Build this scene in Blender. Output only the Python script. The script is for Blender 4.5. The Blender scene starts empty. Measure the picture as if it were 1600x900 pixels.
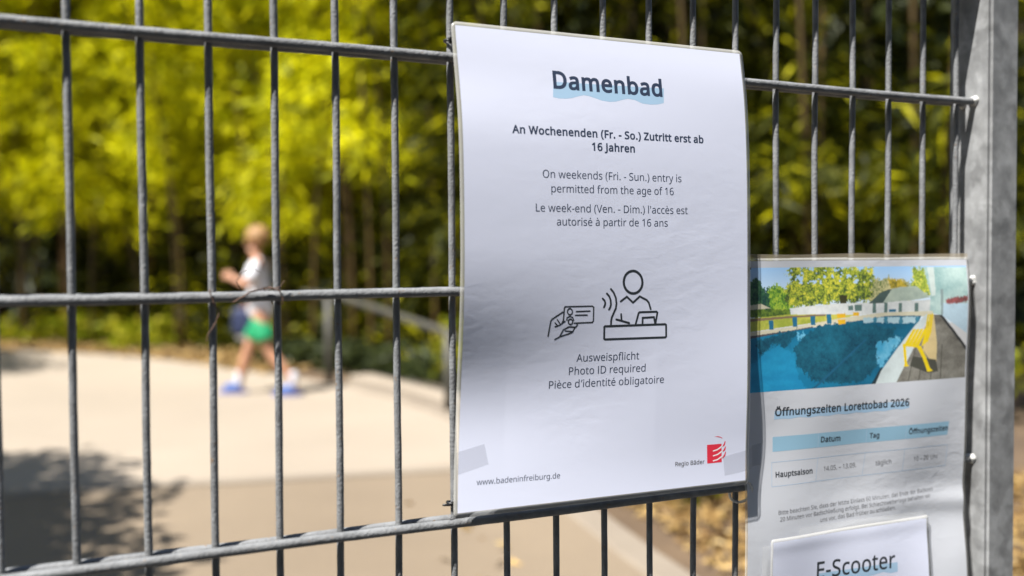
import bpy, bmesh, math, random, json
import numpy as np
from mathutils import Vector, Matrix

R = math.radians
scene = bpy.context.scene
C = bpy.context.collection

# ------------------------------------------------------------------ camera, sky, sun, exposure
cam = bpy.data.cameras.new("camera")
cam.sensor_width = 36.0
cam.lens = 1526.3 / 1600 * 36.0
cam.clip_start = 0.05
cam.clip_end = 400
cam.dof.use_dof = True
cam.dof.focus_distance = 0.91
cam.dof.aperture_fstop = 2.6
cam.dof.aperture_blades = 9
camo = bpy.data.objects.new("camera", cam)
C.objects.link(camo)
CAM = Vector((-0.30055, -0.79133, 0.02821))
yaw, pit, rol = 0.42436, -0.029788, -0.0059889
fw = Vector((math.sin(yaw) * math.cos(pit), math.cos(yaw) * math.cos(pit), math.sin(pit)))
rt = Vector((math.cos(yaw), -math.sin(yaw), 0))
up = rt.cross(fw)
rt, up = math.cos(rol) * rt + math.sin(rol) * up, -math.sin(rol) * rt + math.cos(rol) * up
camo.matrix_world = Matrix(((rt.x, up.x, -fw.x, CAM.x), (rt.y, up.y, -fw.y, CAM.y), (rt.z, up.z, -fw.z, CAM.z), (0, 0, 0, 1)))
scene.camera = camo

SUN = Vector((-0.47, -0.180, 0.864)).normalized()
world = bpy.data.worlds.new("World")
scene.world = world
world.use_nodes = True
wn = world.node_tree
bg = wn.nodes["Background"]
sky = wn.nodes.new("ShaderNodeTexSky")
sky.sky_type = 'NISHITA'
sky.sun_disc = False
sky.sun_elevation = math.asin(SUN.z)
sky.sun_rotation = math.atan2(SUN.x, SUN.y)
sky.air_density = 1.0
sky.dust_density = 0.6
wn.links.new(sky.outputs[0], bg.inputs[0])
bg.inputs[1].default_value = 0.085
sl = bpy.data.lights.new("sun", 'SUN')
sl.energy = 5.0
sl.angle = R(0.53)
sl.color = (1.0, 0.965, 0.915)
so = bpy.data.objects.new("sun", sl)
C.objects.link(so)
so.rotation_euler = SUN.to_track_quat('Z', 'Y').to_euler()
scene.view_settings.view_transform = 'Standard'
scene.view_settings.look = 'None'
scene.view_settings.gamma = 1
scene.view_settings.use_curve_mapping = False
scene.view_settings.exposure = 1.42
scene.cycles.use_denoising = True
scene.cycles.max_bounces = 8
scene.cycles.transparent_max_bounces = 12
scene.cycles.sample_clamp_indirect = 6.0

G = -0.972          # ground level under the gate

# ------------------------------------------------------------------ helpers
rng = np.random.default_rng(7)
random.seed(7)


def new_mat(name):
    m = bpy.data.materials.new(name)
    m.use_nodes = True
    return m, m.node_tree, m.node_tree.nodes["Principled BSDF"]


def mat(name, col, rough=0.6, metal=0.0, var=0.0, scale=20.0, bump=0.0, bscale=None, coat=0.0, spec=0.5, col2=None, detail=4.0, stretch=None):
    m, nt, p = new_mat(name)
    p.inputs["Roughness"].default_value = rough
    p.inputs["Metallic"].default_value = metal
    p.inputs["Coat Weight"].default_value = coat
    p.inputs["Coat Roughness"].default_value = 0.12
    p.inputs["Specular IOR Level"].default_value = spec
    p.inputs["Base Color"].default_value = (*col, 1)
    tc = nt.nodes.new("ShaderNodeTexCoord")
    src = tc.outputs["Object"]
    if stretch:
        mp = nt.nodes.new("ShaderNodeMapping")
        mp.inputs["Scale"].default_value = stretch
        nt.links.new(src, mp.inputs[0])
        src = mp.outputs[0]
    if var > 0 or col2:
        n = nt.nodes.new("ShaderNodeTexNoise")
        n.inputs["Scale"].default_value = scale
        n.inputs["Detail"].default_value = detail
        nt.links.new(src, n.inputs["Vector"])
        r = nt.nodes.new("ShaderNodeValToRGB")
        r.color_ramp.elements[0].position = 0.3
        r.color_ramp.elements[1].position = 0.7
        a = col if col2 else tuple(c * (1 - var) for c in col)
        b = col2 if col2 else tuple(min(1, c * (1 + var)) for c in col)
        r.color_ramp.elements[0].color = (*a, 1)
        r.color_ramp.elements[1].color = (*b, 1)
        nt.links.new(n.outputs[0], r.inputs[0])
        nt.links.new(r.outputs[0], p.inputs["Base Color"])
    if bump > 0:
        n2 = nt.nodes.new("ShaderNodeTexNoise")
        n2.inputs["Scale"].default_value = bscale or scale
        n2.inputs["Detail"].default_value = 5
        nt.links.new(src, n2.inputs["Vector"])
        b = nt.nodes.new("ShaderNodeBump")
        b.inputs["Strength"].default_value = bump
        b.inputs["Distance"].default_value = 0.002
        nt.links.new(n2.outputs[0], b.inputs["Height"])
        nt.links.new(b.outputs[0], p.inputs["Normal"])
    return m


def leaf_mat(name, ramp, trans=0.45, rough=0.5, vary=None):
    m, nt, p = new_mat(name)
    out = nt.nodes["Material Output"]
    geo = nt.nodes.new("ShaderNodeNewGeometry")
    r = nt.nodes.new("ShaderNodeValToRGB")
    while len(r.color_ramp.elements) < len(ramp):
        r.color_ramp.elements.new(0.5)
    for e, (pos, c) in zip(r.color_ramp.elements, ramp):
        e.position = pos
        e.color = (*c, 1)
    nt.links.new(geo.outputs["Random Per Island"], r.inputs[0])
    if vary:   # every plant has its own depth of green
        oi = nt.nodes.new("ShaderNodeObjectInfo"); mr = nt.nodes.new("ShaderNodeMapRange")
        mr.inputs[3].default_value, mr.inputs[4].default_value = vary
        nt.links.new(oi.outputs["Random"], mr.inputs[0])
        vm = nt.nodes.new("ShaderNodeVectorMath"); vm.operation = 'SCALE'
        nt.links.new(r.outputs[0], vm.inputs[0]); nt.links.new(mr.outputs[0], vm.inputs["Scale"])
        r = vm
    nt.links.new(r.outputs[0], p.inputs["Base Color"])
    p.inputs["Roughness"].default_value = rough
    p.inputs["Specular IOR Level"].default_value = 0.15
    t = nt.nodes.new("ShaderNodeBsdfTranslucent")
    nt.links.new(r.outputs[0], t.inputs[0])
    mx = nt.nodes.new("ShaderNodeMixShader")
    mx.inputs[0].default_value = trans
    nt.links.new(p.outputs[0], mx.inputs[1])
    nt.links.new(t.outputs[0], mx.inputs[2])
    nt.links.new(mx.outputs[0], out.inputs[0])
    return m


def film_mat(name, col, alpha, rough=0.25):
    m, nt, p = new_mat(name)
    out = nt.nodes["Material Output"]
    p.inputs["Base Color"].default_value = (*col, 1)
    p.inputs["Roughness"].default_value = rough
    p.inputs["Coat Weight"].default_value = 0.4
    tr = nt.nodes.new("ShaderNodeBsdfTransparent")
    mx = nt.nodes.new("ShaderNodeMixShader")
    mx.inputs[0].default_value = alpha
    nt.links.new(tr.outputs[0], mx.inputs[1])
    nt.links.new(p.outputs[0], mx.inputs[2])
    nt.links.new(mx.outputs[0], out.inputs[0])
    return m


def empty(name, loc=(0, 0, 0), rz=0.0):
    o = bpy.data.objects.new(name, None)
    C.objects.link(o)
    o.location = loc
    o.rotation_euler = (0, 0, rz)
    return o


def tag(o, label=None, cat=None, group=None, kind=None):
    if label: o["label"] = label
    if cat: o["category"] = cat
    if group: o["group"] = group
    if kind: o["kind"] = kind
    return o


def mesh(name, v, f, m, parent=None, smooth=False, midx=None):
    me = bpy.data.meshes.new(name)
    me.from_pydata([tuple(map(float, p)) for p in v], [], [tuple(map(int, q)) for q in f])
    for x in (m if isinstance(m, (list, tuple)) else [m]):
        me.materials.append(x)
    if midx is not None:
        me.polygons.foreach_set("material_index", np.array(midx, dtype=np.int32))
    if smooth:
        me.polygons.foreach_set("use_smooth", np.ones(len(me.polygons), dtype=bool))
    me.update()
    o = bpy.data.objects.new(name, me)
    C.objects.link(o)
    if parent: o.parent = parent
    return o


class MB:
    def __init__(s): s.v, s.f, s.m = [], [], []
    def add(s, v, f, mi=0):
        n = len(s.v); s.v += [tuple(p) for p in v]
        s.f += [tuple(i + n for i in q) for q in f]; s.m += [mi] * len(f)
    def box(s, lo, hi, mi=0, bev=0.0):
        if bev > 0:
            bm = bmesh.new(); bmesh.ops.create_cube(bm, size=1)
            for w in bm.verts:
                w.co = Vector([(lo[k] + hi[k]) / 2 + w.co[k] * (hi[k] - lo[k]) for k in range(3)])
            bmesh.ops.bevel(bm, geom=bm.edges[:], offset=bev, segments=2, affect='EDGES')
            bm.verts.ensure_lookup_table()
            s.add([w.co[:] for w in bm.verts], [[w.index for w in q.verts] for q in bm.faces], mi); bm.free(); return
        x0, y0, z0 = lo; x1, y1, z1 = hi
        s.add([(x0, y0, z0), (x1, y0, z0), (x1, y1, z0), (x0, y1, z0), (x0, y0, z1), (x1, y0, z1), (x1, y1, z1), (x0, y1, z1)],
              [(0, 3, 2, 1), (4, 5, 6, 7), (0, 1, 5, 4), (1, 2, 6, 5), (2, 3, 7, 6), (3, 0, 4, 7)], mi)
    def tube(s, pts, rad, n=10, mi=0, cap=True, jit=0.0):
        pts = [Vector(p) for p in pts]; k = len(pts)
        rads = rad if isinstance(rad, (list, tuple)) else [rad] * k
        rings = []; ref = None
        for i, p in enumerate(pts):
            t = (pts[min(i + 1, k - 1)] - pts[max(i - 1, 0)]).normalized()
            if ref is None: ref = t.orthogonal().normalized()
            a = (ref - t * ref.dot(t)).normalized(); ref = a; b = t.cross(a)
            rings.append([p + (a * math.cos(2 * math.pi * j / n) + b * math.sin(2 * math.pi * j / n)) * rads[i] * (1 + random.uniform(-jit, jit)) for j in range(n)])
        v = [q for r_ in rings for q in r_]
        f = [(i * n + j, i * n + (j + 1) % n, (i + 1) * n + (j + 1) % n, (i + 1) * n + j) for i in range(k - 1) for j in range(n)]
        if cap: f += [tuple(range(n))[::-1], tuple((k - 1) * n + j for j in range(n))]
        s.add(v, f, mi)
    def build(s, name, m, parent=None, smooth=True):
        return mesh(name, s.v, s.f, m, parent, smooth, s.m)


def smooth_mod(o, ang=40):
    pass

# ------------------------------------------------------------------ materials
M = {}
def galv(name, base=(0.40, 0.41, 0.42), metal=0.45, rough=0.5, spangle=False):
    m, nt, p = new_mat(name)
    tc = nt.nodes.new("ShaderNodeTexCoord")
    n = nt.nodes.new("ShaderNodeTexNoise"); n.inputs["Scale"].default_value = 60 if not spangle else 45; n.inputs["Detail"].default_value = 6
    nt.links.new(tc.outputs["Object"], n.inputs["Vector"])
    r = nt.nodes.new("ShaderNodeValToRGB")
    r.color_ramp.elements[0].position = 0.32; r.color_ramp.elements[1].position = 0.72
    r.color_ramp.elements[0].color = (*[c * 0.72 for c in base], 1); r.color_ramp.elements[1].color = (*[min(1, c * 1.25) for c in base], 1)
    nt.links.new(n.outputs[0], r.inputs[0])
    colout = r.outputs[0]
    # rust and dirt specks
    n3 = nt.nodes.new("ShaderNodeTexNoise"); n3.inputs["Scale"].default_value = 240; n3.inputs["Detail"].default_value = 3
    nt.links.new(tc.outputs["Object"], n3.inputs["Vector"])
    r3 = nt.nodes.new("ShaderNodeValToRGB"); r3.color_ramp.elements[0].position = 0.66; r3.color_ramp.elements[1].position = 0.74
    nt.links.new(n3.outputs[0], r3.inputs[0])
    mx = nt.nodes.new("ShaderNodeMixRGB"); mx.inputs[2].default_value = (0.17, 0.12, 0.08, 1)
    nt.links.new(r3.outputs[0], mx.inputs[0]); nt.links.new(colout, mx.inputs[1])
    if spangle:
        vo = nt.nodes.new("ShaderNodeTexVoronoi"); vo.inputs["Scale"].default_value = 42; vo.feature = 'SMOOTH_F1'
        nz = nt.nodes.new("ShaderNodeTexNoise"); nz.inputs["Scale"].default_value = 28; nz.inputs["Detail"].default_value = 3
        nt.links.new(tc.outputs["Object"], nz.inputs["Vector"])
        ad = nt.nodes.new("ShaderNodeMixRGB"); ad.inputs[0].default_value = 0.12
        nt.links.new(tc.outputs["Object"], ad.inputs[1]); nt.links.new(nz.outputs["Color"], ad.inputs[2])
        nt.links.new(ad.outputs[0], vo.inputs["Vector"])
        m2 = nt.nodes.new("ShaderNodeMixRGB"); m2.blend_type = 'OVERLAY'; m2.inputs[0].default_value = 0.36
        nt.links.new(colout, m2.inputs[1]); nt.links.new(vo.outputs["Color"], m2.inputs[2])
        hs = nt.nodes.new("ShaderNodeRGBToBW"); nt.links.new(m2.outputs[0], hs.inputs[0])
        nt.links.new(hs.outputs[0], p.inputs["Base Color"])
        m3 = nt.nodes.new("ShaderNodeMixRGB"); m3.blend_type = 'MULTIPLY'; m3.inputs[0].default_value = 1; m3.inputs[2].default_value = (1, 1.02, 1.03, 1)
        nt.links.new(hs.outputs[0], m3.inputs[1]); nt.links.new(m3.outputs[0], p.inputs["Base Color"])
    else:
        nt.links.new(mx.outputs[0], p.inputs["Base Color"])
    p.inputs["Metallic"].default_value = metal
    p.inputs["Roughness"].default_value = rough
    p.inputs["Specular IOR Level"].default_value = 0.3
    b = nt.nodes.new("ShaderNodeBump"); b.inputs["Strength"].default_value = 0.8 if not spangle else 0.15; b.inputs["Distance"].default_value = 0.0012
    n2 = nt.nodes.new("ShaderNodeTexNoise"); n2.inputs["Scale"].default_value = 420 if not spangle else 90; n2.inputs["Detail"].default_value = 5
    nt.links.new(tc.outputs["Object"], n2.inputs["Vector"]); nt.links.new(n2.outputs[0], b.inputs["Height"]); nt.links.new(b.outputs[0], p.inputs["Normal"])
    return m

M['wire'] = galv('galvanised_wire', base=(0.165, 0.17, 0.175), metal=0.0, rough=0.6)
M['tube'] = galv('galvanised_tube', base=(0.20, 0.21, 0.22), metal=0.0, rough=0.55, spangle=True)
M['zinc'] = mat('zinc_bead', (0.50, 0.50, 0.48), 0.55, 0.1, var=0.12, scale=200, bump=0.3, bscale=500)


def paper_mat(name, col, amp=1.0):
    m, nt, p = new_mat(name)
    p.inputs["Base Color"].default_value = (*col, 1)
    p.inputs["Roughness"].default_value = 0.55
    p.inputs["Coat Weight"].default_value = 0.35
    p.inputs["Coat Roughness"].default_value = 0.2
    tc = nt.nodes.new("ShaderNodeTexCoord")
    mp = nt.nodes.new("ShaderNodeMapping"); mp.inputs["Scale"].default_value = (1.0, 1.0, 1.9); mp.inputs["Rotation"].default_value = (0, R(24), 0)
    nt.links.new(tc.outputs["Object"], mp.inputs[0])
    n1 = nt.nodes.new("ShaderNodeTexNoise"); n1.inputs["Scale"].default_value = 55; n1.inputs["Detail"].default_value = 4; n1.inputs["Distortion"].default_value = 0.6
    n2 = nt.nodes.new("ShaderNodeTexNoise"); n2.inputs["Scale"].default_value = 18; n2.inputs["Detail"].default_value = 2
    nt.links.new(mp.outputs[0], n1.inputs["Vector"]); nt.links.new(mp.outputs[0], n2.inputs["Vector"])
    b1 = nt.nodes.new("ShaderNodeBump"); b1.inputs["Strength"].default_value = 0.10 * amp; b1.inputs["Distance"].default_value = 0.0012
    b2 = nt.nodes.new("ShaderNodeBump"); b2.inputs["Strength"].default_value = 0.10 * amp; b2.inputs["Distance"].default_value = 0.0022
    nt.links.new(n1.outputs[0], b1.inputs["Height"]); nt.links.new(n2.outputs[0], b2.inputs["Height"])
    n3 = nt.nodes.new("ShaderNodeTexNoise"); n3.inputs["Scale"].default_value = 7; n3.inputs["Detail"].default_value = 2
    mr = nt.nodes.new("ShaderNodeMapRange"); mr.inputs[1].default_value = .4; mr.inputs[2].default_value = .65; mr.inputs[3].default_value = .02 * amp; mr.inputs[4].default_value = .17 * amp
    nt.links.new(tc.outputs["Object"], n3.inputs["Vector"]); nt.links.new(n3.outputs[0], mr.inputs[0])
    nt.links.new(mr.outputs[0], b1.inputs["Strength"]); nt.links.new(mr.outputs[0], b2.inputs["Strength"])
    nt.links.new(b2.outputs[0], b1.inputs["Normal"]); nt.links.new(b1.outputs[0], p.inputs["Normal"])
    return m

M['paper'] = paper_mat('white_paper', (0.65, 0.68, 0.81), .75)
M['paper_old'] = paper_mat('worn_paper', (0.58, 0.60, 0.645), 1.8)
M['film'] = film_mat('laminate_film', (0.52, 0.515, 0.48), 0.5)
M['film_clear'] = film_mat('clear_film', (0.75, 0.76, 0.76), 0.28)
M['film_dirty'] = film_mat('dirty_film', (0.42, 0.36, 0.26), 0.55, 0.4)
M['tape'] = film_mat('adhesive_tape', (0.36, 0.37, 0.42), 0.20, 0.25)
def ink(name, col): return mat(name, col, 0.5, coat=0.35)
M['ink'] = ink('navy_ink', (0.030, 0.045, 0.085))
M['ink_black'] = ink('black_ink', (0.022, 0.028, 0.035))
M['ink_grey'] = ink('grey_ink', (0.10, 0.10, 0.11))
M['ink_blue'] = ink('pale_blue_ink', (0.36, 0.53, 0.70))
M['ink_blue2'] = ink('table_blue_ink', (0.29, 0.49, 0.63))
M['ink_rule'] = ink('rule_ink', (0.42, 0.55, 0.70))
M['ink_red'] = ink('red_ink', (0.70, 0.03, 0.06))
M['ink_white'] = ink('white_ink', (0.82, 0.82, 0.83))
M['tie_black'] = mat('black_nylon', (0.012, 0.012, 0.013), 0.4)
M['tie_clear'] = film_mat('clear_nylon', (0.70, 0.68, 0.64), 0.75, 0.3)

# ------------------------------------------------------------------ setting: ground, path, bed, kerb
def ground_mat(name, c1, c2, s1, speck=0.35, bump=0.4):
    m, nt, p = new_mat(name)
    tc = nt.nodes.new("ShaderNodeTexCoord")
    n = nt.nodes.new("ShaderNodeTexNoise"); n.inputs["Scale"].default_value = s1; n.inputs["Detail"].default_value = 6
    nt.links.new(tc.outputs["Object"], n.inputs["Vector"])
    r = nt.nodes.new("ShaderNodeValToRGB"); r.color_ramp.elements[0].position = 0.3; r.color_ramp.elements[1].position = 0.7
    r.color_ramp.elements[0].color = (*c1, 1); r.color_ramp.elements[1].color = (*c2, 1)
    nt.links.new(n.outputs[0], r.inputs[0])
    n2 = nt.nodes.new("ShaderNodeTexNoise"); n2.inputs["Scale"].default_value = 160; n2.inputs["Detail"].default_value = 3
    nt.links.new(tc.outputs["Object"], n2.inputs["Vector"])
    mx = nt.nodes.new("ShaderNodeMixRGB"); mx.blend_type = 'OVERLAY'; mx.inputs[0].default_value = speck
    nt.links.new(r.outputs[0], mx.inputs[1]); nt.links.new(n2.outputs[0], mx.inputs[2])
    nt.links.new(mx.outputs[0], p.inputs["Base Color"])
    p.inputs["Roughness"].default_value = 0.9
    b = nt.nodes.new("ShaderNodeBump"); b.inputs["Strength"].default_value = bump; b.inputs["Distance"].default_value = 0.006
    nt.links.new(n2.outputs[0], b.inputs["Height"]); nt.links.new(b.outputs[0], p.inputs["Normal"])
    return m

M['soil'] = ground_mat('soil', (0.05, 0.03, 0.016), (0.12, 0.078, 0.042), 1.6)
M['path'] = ground_mat('pale_path', (0.232, 0.193, 0.148), (0.268, 0.224, 0.173), 0.8, 0.15)
M['asphalt'] = ground_mat('asphalt', (0.146, 0.111, 0.074), (0.180, 0.138, 0.092), 1.1, 0.3)
M['kerb'] = ground_mat('kerb_stone', (0.16, 0.13, 0.098), (0.21, 0.175, 0.133), 2.0, 0.3)

def sheet(name, poly, z, m):
    o = mesh(name, [(x, y, z) for x, y in poly], [tuple(range(len(poly)))], m)
    return tag(o, kind="structure")

sheet("ground", [(-120, -60), (120, -60), (120, 160), (-120, 160)], G - 0.008, M['soil'])
KERB = [(1.22, -1.0), (1.25, 0.8), (1.30, 1.5), (1.36, 2.0), (1.47, 2.65), (1.65, 3.6), (1.80, 4.6), (1.84, 5.0), (1.78, 6.0), (1.60, 7.0)]
edge_far = [(1.35, 7.9), (0.95, 9.0), (0.55, 9.9), (-0.2, 10.9), (-1.1, 11.9), (-3.0, 13.2), (-7.0, 14.6), (-12, 15.2)]
sheet("path", KERB[5:] + edge_far + [(-12, 4.6), (-0.59, 3.96), (0.84, 3.68)], G, M['path'])
M["forecourt"] = ground_mat("low_bounce_ground", (.042, .042, .043), (.062, .061, .060), 1.3, .3)  # unseen camera-side ground, coloured dark to cut light bouncing onto the gate
sheet("forecourt", [(-14, -14), (14, -14), (14, -0.02), (-14, -0.02)], G + 0.004, M["forecourt"])
sheet("asphalt", KERB[:6] + [(0.84, 3.674), (-0.59, 3.954), (-12, 4.594), (-12, -3), (1.22, -3)], G + 0.0, M['asphalt'])

def ribbon_solid(name, pts, w, h, m, z0):
    v, f = [], []
    n = len(pts)
    for i, p in enumerate(pts):
        a = Vector(pts[max(i - 1, 0)]); b = Vector(pts[min(i + 1, n - 1)])
        t = (b - a).normalized(); nrm = Vector((t.y, -t.x))
        p = Vector(p)
        for off, z in ((0.0, z0), (0.0, z0 + h - .012), (.012, z0 + h), (w - .012, z0 + h), (w, z0 + h - .012), (w, z0)):
            q = p + nrm * off; v.append((q.x, q.y, z))
    for i in range(n - 1):
        for k in range(5):
            f.append((i * 6 + k, (i + 1) * 6 + k, (i + 1) * 6 + k + 1, i * 6 + k + 1))
    f.append(tuple(range(5, -1, -1))); f.append(tuple((n - 1) * 6 + k for k in range(6)))
    return tag(mesh(name, v, f, m), kind="structure")

ribbon_solid("kerb", KERB, 0.14, 0.05, M['kerb'], G - 0.05 + 0.01)
ribbon_solid("low_wall", [(1.985, 4.4), (2.0, 5.0), (1.94, 6.0), (1.76, 7.0)], 0.24, 0.11, M['path'], G - 0.05)
# a narrow setting strip between asphalt and pale path
sheet("paving_strip", [(-12, 4.50), (-0.60, 3.86), (0.84, 3.59), (1.62, 3.44), (1.62, 3.54), (0.84, 3.69), (-0.60, 3.97), (-12, 4.61)], G + 0.004, M['kerb'])

# ------------------------------------------------------------------ gate of double wire mesh
gate = tag(empty("mesh_gate", (0.62, 0, G)), "galvanised steel gate of double wire mesh with square frame post", "gate")
def gpart(mb, name, m, smooth=True):
    o = mb.build(name, m, None, smooth)
    o.data.transform(Matrix.Translation(-Vector(gate.location)))
    o.parent = gate
    return o
X0, X1 = -0.75, 0.62
for i in range(-14, 13):
    mb = MB()
    zs = np.linspace(-0.885, 0.378, 128)
    ox, oy = random.uniform(-.0004, .0004), 0
    mb.tube([(i * 0.05 + ox + 0.00025 * math.sin(z * 23 + i), 0.0002 * math.sin(z * 31 + i * 2), z) for z in zs], 0.003, 12, jit=0.03)
    gpart(mb, "vertical_wire", M['wire'])
for k in range(-4, 2):
    for y in (-0.0067, 0.0067):
        mb = MB()
        xs = np.linspace(X0, X1 + 0.002 if y > 0 else X1 - 0.001, 140)
        ph_ = random.uniform(0, 6)
        mb.tube([(x, y, k * 0.2 + 0.0004 * math.sin(x * 17 + ph_)) for x in xs], 0.004, 14, jit=0.035)
        gpart(mb, "horizontal_wire", M['wire'])
for (x0, x1) in ((0.62, 0.665), (-0.80, -0.755)):
    mb = MB(); mb.box((x0, -0.0285, -0.93), (x1, 0.0285, 0.436), bev=0.0035)
    gpart(mb, "frame_post", M['tube'], False)
for (z0, z1) in ((0.376, 0.433), (-0.927, -0.882)):
    mb = MB(); mb.box((-0.754, -0.0283, z0), (0.619, 0.0283, z1), bev=0.0035)
    gpart(mb, "frame_rail", M['tube'], False)
def blob(c, rad, seed, sx=1, sz=1):
    bm = bmesh.new(); bmesh.ops.create_icosphere(bm, subdivisions=3, radius=1)
    rs = random.Random(seed); ph = [rs.uniform(0, 6) for _ in range(6)]
    for w in bm.verts:
        k = 1 + .16 * math.sin(w.co.x * 3 + ph[0]) + .14 * math.sin(w.co.z * 4 + ph[1]) + .1 * math.sin(w.co.y * 5 + ph[2])
        w.co = Vector(c) + Vector((w.co.x * rad * sx, w.co.y * rad, w.co.z * rad * sz)) * k
    bm.verts.ensure_lookup_table()
    mb = MB(); mb.add([w.co[:] for w in bm.verts], [[w.index for w in f.verts] for f in bm.faces]); bm.free()
    return mb
for k in range(-4, 2):
    for y in (-0.0075, 0.0075):
        gpart(blob((0.6195, y, k * 0.2 + 0.001), 0.0054, k * 7 + int(y > 0), 0.8, 1.0), "weld_bead", M['zinc'])

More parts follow.
